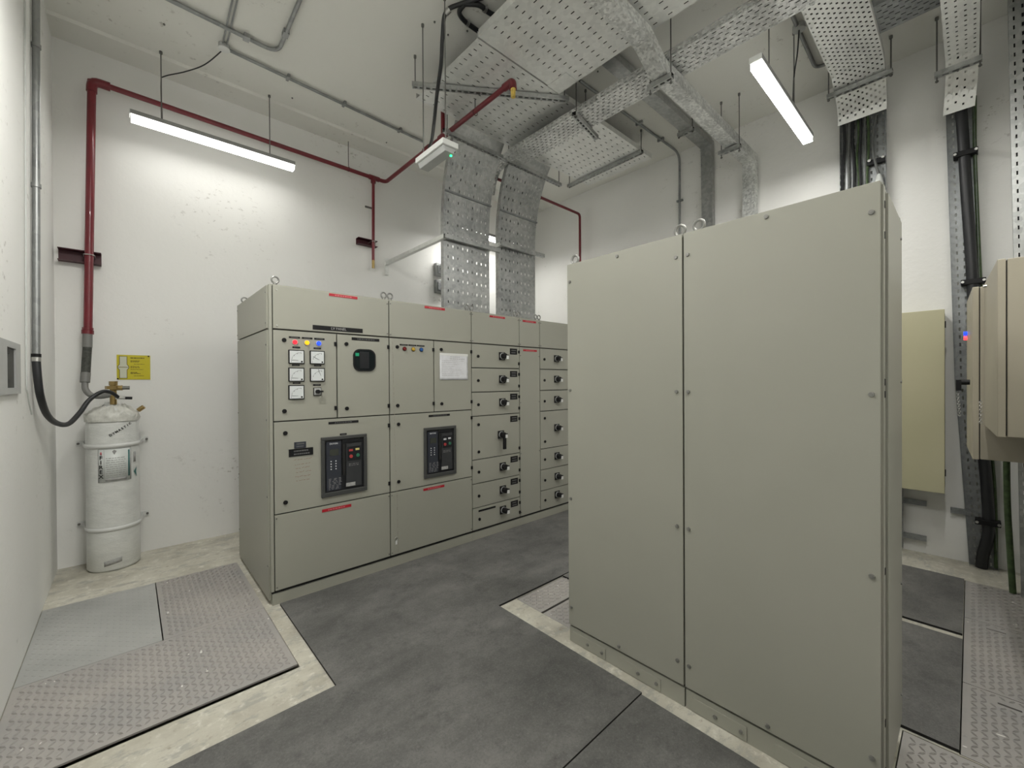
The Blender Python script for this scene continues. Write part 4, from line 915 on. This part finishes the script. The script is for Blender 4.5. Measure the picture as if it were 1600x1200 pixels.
def ctext(ch, size, mat, a, z, parent, tilt=0, r=CR + .006, bold=.0006):
    x = Vector((math.cos(a), math.sin(a), 0)); y = Vector((0, 0, 1)); xx = x * math.cos(tilt) + y * math.sin(tilt); yy = -x * math.sin(tilt) + y * math.cos(tilt)
    text(ch, size, mat, on_cyl(a, z, r), xx, yy, parent, bold=bold)
for i, ch in enumerate('FIREX'): ctext(ch, .040, 'felt_marker', A0 + .115, .878 - i * .036, lab, bold=.0009)
patch('red_mark', 'pink_print', A0 + .08, A0 + .15, .900, .922, CR + .0045, lab, 2)
MB().prism([on_cyl(.06, .935, CR + .006), on_cyl(-.02, .925, CR + .006), on_cyl(.06, .897, CR + .006), on_cyl(.14, .925, CR + .006)], (0, -.0006, 0)).build('diamond_logo', 'label_grey', lab)
MB().prism([on_cyl(.83, .745, CR + .004), on_cyl(1.02, .78, CR + .004), on_cyl(.98, .745, CR + .004), on_cyl(1.02, .70, CR + .004)], (0, -.0006, 0)).build('side_logo', 'teal_print', lab)
patch('side_print', 'label_grey', .84, .98, .82, .90, CR + .0015, lab, 3)
for i, ch in enumerate('DYMASTIC'): ctext(ch, .024, 'felt_marker', -.06 + i * .105, 1.048 + i * .0115, gc, .5, CR + .003)
patch('base_sticker', 'label_grey', -.35, .30, .045, .082, CR + .002, gc, 8, .03)
for z, dz, nm in ((.965, .016, 'strap'), (.325, .016, 'strap')):
    st = patch(nm, 'white_plastic', -1.65, 1.65, z - dz, z + dz, CR + .005, gc, 30)
    for s in (-1, 1):
        q = bx('strap_ear', 'white_plastic', st, CX + s * .185 - .03, CX + s * .185 + .03, YB - .008, YB - .001, z - .02, z + .025)
        MB().cyl((CX + s * .205, YB - .008, z + .003), (CX + s * .205, YB - .02, z + .003), .009, 8).build('strap_bolt', 'rod_steel', st)
        MB().prism([(CX + s * (CR + .004), CY, z - dz), (CX + s * .18, YB - .008, z - dz), (CX + s * .18, YB - .008, z + dz), (CX + s * (CR + .004), CY, z + dz)], (s * .002, 0, 0)).build('strap_tail', 'white_plastic', st)
vv = MB().cyl((CX + .005, CY - .04, 1.28), (CX + .005, CY - .04, 1.43), .021, 14).build('valve', 'brass', gc, smooth=True)
MB().cyl((CX + .005, CY - .04, 1.40), (CX + .005, CY - .04, 1.425), .050, 6).build('valve_nut', 'brass', vv); MB().cyl((CX + .005, CY - .04, 1.43), (CX + .005, CY - .04, 1.462), .027, 6).build('valve_cap', 'brass', vv)
MB().cyl((CX, CY - .05, 1.41), (CX + .06, CY - .06, 1.41), .020, 12).build('valve_port', 'brass', vv, smooth=True); MB().cyl((CX + .055, CY - .06, 1.41), (CX + .10, CY - .065, 1.41), .015, 12).build('port_plug', 'rod_steel', vv, smooth=True)
MB().cyl((CX + .02, CY - .10, 1.335), (CX + .075, CY - .11, 1.33), .014, 12).build('hose_coupling', 'zinc', vv, smooth=True); MB().cyl((CX + .075, CY - .11, 1.33), (CX + .115, CY - .115, 1.328), .011, 10).build('actuator_tip', 'black_plastic', vv, smooth=True)
MB().cyl((CX + .150, CY - .05, 1.225), (CX + .185, CY - .06, 1.255), .017, 8).build('side_fitting', 'brass', gc, smooth=True)

hs = thing('discharge_hose', (-.24, 4.66, 1.36), 'grey discharge hose joining the red riser to the gas cylinder valve', 'hose')
MB().tube([(-.235, 4.685, 1.835), (-.237, 4.68, 1.73)], .029, 16).build('upper_ferrule', 'grey_hose', hs, smooth=True)
MB().tube([(-.237, 4.68, 1.73), (-.243, 4.665, 1.60), (-.246, 4.655, 1.53)], .027, 16).build('braided_section', 'hose_wrap', hs, smooth=True)
MB().tube([(-.246, 4.655, 1.53), (-.250, 4.64, 1.455)], .029, 16).build('lower_ferrule', 'grey_hose', hs, smooth=True)
MB().tube(smooth_path([(-.250, 4.64, 1.46), (-.246, 4.62, 1.40), (-.215, 4.60, 1.355), (-.16, 4.58, 1.345), (-.09, 4.565, 1.36)], 6), .020, 12).build('bend', 'grey_hose', hs, smooth=True)
lc = thing('wall_conduit', (-.40, 3.72, 1.6), 'grey steel conduit running up the left wall into a black flexible hose', 'conduit')
MB().tube([(-.399, 3.70, 1.60), (-.399, 3.86, 3.8), (-.399, 3.885, ZC)], .0175, 14).build('steel_pipe', 'conduit_steel', lc, smooth=True)
for p in ((-.399, 3.838, 3.50), (-.399, 3.775, 2.63)): MB().cyl((p[0], p[1] - .001, p[2] - .012), (p[0], p[1] + .001, p[2] + .012), .022, 14).build('saddle_clip', 'conduit_steel', lc, smooth=True)
MB().cyl((-.399, 3.70, 1.575), (-.399, 3.702, 1.60), .0205, 14).build('collar', 'zinc', lc, smooth=True); MB().cyl((-.399, 3.702, 1.60), (-.399, 3.703, 1.62), .021, 14).build('collar_ring', 'black_plastic', lc, smooth=True)
MB().tube(smooth_path([(-.399, 3.70, 1.575), (-.392, 3.69, 1.46), (-.385, 3.72, 1.36), (-.378, 3.90, 1.25), (-.355, 4.12, 1.18), (-.312, 4.25, 1.165), (-.262, 4.34, 1.235), (-.215, 4.40, 1.325), (-.15, 4.44, 1.382), (-.10, 4.47, 1.375), (-.06, 4.50, 1.335)], 7), lambda t: .019 - .006 * t, 12).build('flexible_hose', 'black_cable', lc, smooth=True)
tag(MB().tube(smooth_path([(-.414, 3.62, ZC - .01), (-.414, 3.55, 2.6), (-.414, 3.50, 1.55), (-.413, 3.53, 1.38), (-.41, 3.62, 1.27)], 8), .004, 6).build('thin_wire', 'white_cable', None, smooth=True), 'thin pale wire running down the left wall beside the conduit', 'wire')
# sign
sg = thing('yellow_sign', (.035, YB - .002, 1.478), 'small yellow instruction sign on the back wall beside the gas cylinder', 'sign')
sx0, sx1, sz0, sz1, sy = -.072, .139, 1.478, 1.684, YB - .005
bx('sign_plate', 'yellow_sign', sg, sx0, sx1, sy, YB - .001, sz0, sz1)
def SP(u, v): return (sx0 + (sx1 - sx0) * u, sy - .0006, sz0 + (sz1 - sz0) * v)
outl = [(.07, .04), (.31, .04), (.31, .38), (.36, .46), (.36, .54), (.31, .62), (.31, .95), (.07, .95), (.07, .62), (.02, .54), (.02, .46), (.07, .38)]
MB().prism([SP(*q) for q in outl], (0, .0006, 0)).build('diagram_outline', 'sign_print', sg)
inl = [(.09, .06), (.29, .06), (.29, .39), (.34, .47), (.34, .53), (.29, .61), (.29, .93), (.09, .93), (.09, .61), (.04, .53), (.04, .47), (.09, .39)]
MB().prism([(x, y - .0006, z) for x, y, z in [SP(*q) for q in inl]], (0, .0006, 0)).build('diagram_fill', 'sign_white', sg)
mb = MB(); rnd = random.Random(2)
for v, ue, hh in ((.86, .82, .035), (.75, .68, .02), (.71, .66, .02), (.62, .82, .015), (.52, .66, .02), (.47, .68, .02), (.40, .78, .015), (.27, .60, .025), (.23, .7, .02), (.14, .8, .015)):
    u = .40 if v not in (.62, .14) else .5
    while u < ue: l = rnd.uniform(.03, .09); a = SP(u, v); b_ = SP(min(u + l, ue), v + hh * 1.3); mb.box(a[0], b_[0], sy - .0006, sy, a[2], b_[2]); u += l + .012
a = SP(.05, .485); b_ = SP(.33, .51); mb.box(a[0], b_[0], sy - .0016, sy - .001, a[2], b_[2])
mb.build('printed_line', 'sign_print', sg)['kind'] = 'stuff'
for u, v in ((.95, .97), (.03, .03)): q = SP(u, v); MB().cyl((q[0], sy, q[2]), (q[0], sy - .004, q[2]), .006, 8).build('fixing', 'black_plastic', sg)
# switch box on the left wall
wb = thing('wall_switch_box', (XL, 3.05, 1.40), 'grey wall box with a dark open recess on the left wall', 'wall box')
y0, y1, z0, z1, d_ = 2.60, 3.29, 1.395, 1.645, .012
mb = MB()
for (a, b_, c_, d) in ((y0, 2.97, z0, z1), (3.17, y1, z0, z1), (2.97, 3.17, z0, z0 + .03), (2.97, 3.17, z1 - .03, z1)): mb.box(XL + .001, XL + d_, a, b_, c_, d)
mb.build('frame', 'box_grey', wb); bx('recess_back', 'recess_dark', wb, XL + .001, XL + .005, 2.97, 3.17, z0 + .03, z1 - .03)
for z in (z0 + .05, z1 - .06): bx('terminal', 'black_plastic', wb, XL + .005, XL + .011, 2.98, 3.04, z, z + .02)

# ================================================================== CEILING CONDUITS
r_ = .0125; zk = ZC - .02
k1 = thing('ceiling_conduit', (.585, 4.04, zk), 'steel conduit along the ceiling from the junction box toward the trays', 'conduit')
MB().tube([(.60, 4.04, zk), (2.45, 4.135, zk)], r_, 12).build('pipe', 'conduit_steel', k1, smooth=True)
for x in (1.05, 1.55, 2.15): bx('saddle_clip', 'conduit_steel', k1, x, x + .02, 4.04 + .05 * (x - .6) - .035, 4.04 + .05 * (x - .6) + .035, ZC - .030, ZC - .001)
jb = thing('junction_box', (.585, 4.03, ZC - .03), 'round grey junction box on the ceiling above the left lamp', 'junction box')
MB().cyl((.585, 4.03, ZC - .001), (.585, 4.03, ZC - .035), .038, 18).build('box', 'box_grey', jb, smooth=True); MB().cyl((.585, 4.03, ZC - .035), (.585, 4.03, ZC - .039), .041, 18).build('lid', 'white_plastic', jb, smooth=True)
k2 = thing('ceiling_conduit', (.25, 3.79, zk), 'steel conduit bending back along the ceiling at the top left', 'conduit')
MB().tube(fillet([(-.40, 3.775, zk), (.25, 3.79, zk), (.92, 3.815, zk), (.905, 2.9, zk)], .11, 7), r_ * 1.15, 12).build('pipe', 'conduit_steel', k2, smooth=True)
for p in ((.70, 3.805), (.915, 3.56)): bx('saddle_clip', 'conduit_steel', k2, p[0] - .02, p[0] + .02, p[1] - .03, p[1] + .03, ZC - .034, ZC - .001)
for dx, lb in ((-.012, 'thin conduit running into the ceiling junction box, left of a pair'), (.014, 'thin conduit running into the ceiling junction box, right of a pair')):
    tag(MB().tube([(.585 + dx, 3.995, zk + .008), (.56 + dx, 2.9, zk + .008)], .006, 8).build('thin_conduit', 'conduit_steel', None, smooth=True), lb, 'conduit')
k3 = thing('ceiling_conduit', (3.4, 2.345, zk), 'steel conduit along the ceiling that bends down the right wall', 'conduit')
MB().tube(fillet([(3.0, 2.36, zk), (4.83, 2.325, zk), (4.83, 2.325, 2.2)], .13, 8), r_, 12).build('pipe', 'conduit_steel', k3, smooth=True)
for x in (3.95, 4.40): bx('saddle_clip', 'conduit_steel', k3, x, x + .02, 2.30, 2.375, ZC - .030, ZC - .001)
bx('saddle_clip', 'conduit_steel', k3, XR - .03, XR - .001, 2.29, 2.36, 3.56, 3.58)
k4 = thing('ceiling_conduit', (3.84, .888, zk), 'steel conduit and round box on the ceiling beside the right lamp', 'conduit')
MB().tube(fillet([(3.60, .888, zk), (4.40, .905, zk), (4.43, .62, zk)], .06), r_ * 1.1, 12).build('pipe', 'conduit_steel', k4, smooth=True); MB().cyl((3.80, .885, ZC - .001), (3.80, .885, ZC - .04), .042, 18).build('round_box', 'box_grey', k4, smooth=True)
MB().tube(smooth_path([(3.80, .885, ZC - .04), (3.815, .90, 3.95), (3.847, .93, 3.8), (3.85, .938, 3.56)]), .005, 8).build('supply_cable', 'black_cable', k4, smooth=True)
bc = thing('black_conduit', (1.70, 2.54, 4.09), 'black flexible conduit hanging from the ceiling beside the wide tray', 'conduit')
MB().tube(smooth_path([(1.85, 2.30, 4.125), (1.76, 2.44, 4.12), (1.70, 2.54, 4.09), (1.73, 2.63, 3.99), (1.775, 2.72, 3.865), (1.845, 2.89, 3.75), (1.98, 3.15, 3.70), (2.17, 3.50, 3.76), (2.24, 3.66, 3.79)], 7), .0145, 12).build('hanging_run', 'black_cable', bc, smooth=True)
MB().tube(smooth_path([(1.78, 2.42, 4.12), (1.86, 2.36, 4.12), (1.95, 2.36, 4.12), (2.0, 2.35, 4.12)], 6), .017, 12).build('upper_stub', 'black_cable', bc, smooth=True)
MB().tube(smooth_path([(1.78, 2.42, 4.12), (1.79, 2.50, 4.12), (1.86, 2.535, 4.12), (1.99, 2.54, 4.12)], 6), .017, 12).build('lower_stub', 'black_cable', bc, smooth=True)
for p, q in (((1.715, 2.515, 4.105), (1.70, 2.545, 4.085)), ((1.905, 2.36, 4.12), (1.925, 2.36, 4.12)), ((1.88, 2.536, 4.12), (1.90, 2.537, 4.12))): MB().cyl(p, q, .021, 12).build('gland', 'zinc', bc, smooth=True)
# small socket blocks on the back wall behind the left drop tray
for z, lb in ((2.84, 'upper grey socket block on the back wall behind the left vertical tray'), (2.62, 'lower grey socket block on the back wall behind the left vertical tray')):
    t = thing('socket_block', (3.06, YB - .02, z), lb, 'socket'); MB().box(2.99, 3.13, YB - .06, YB - .001, z, z + .17).build('body', 'conduit_steel', t, bevel=.006); MB().box(3.01, 3.11, YB - .075, YB - .06, z + .03, z + .14).build('cover', 'galvanised_dark', t, bevel=.005)
# anchor stubs left in the ceiling
for x, y, lb in ((.22, 4.1, 'small anchor stub in the ceiling left of the junction box'), (1.17, 4.35, 'small anchor stub in the ceiling above the right end of the left lamp'), (2.17, 4.45, 'small anchor stub in the ceiling near the corner of the red pipe'),
                 (1.72, 2.72, 'small anchor stub in the ceiling beside the hanging black conduit'), (1.95, 2.62, 'small anchor stub in the ceiling below the black conduit stub'), (1.86, 2.75, 'small anchor stub in the ceiling left of the wide tray edge'),
                 (3.55, 2.36, 'small anchor stub in the ceiling beyond the narrow perforated tray'), (3.05, 2.2, 'small anchor stub in the ceiling above the narrow perforated tray')):
    tag(MB().cyl((x, y, ZC + .001), (x, y, ZC - .008), .007, 8).build('ceiling_anchor', 'rod_steel'), lb, 'anchor', 'small ceiling anchor stubs')
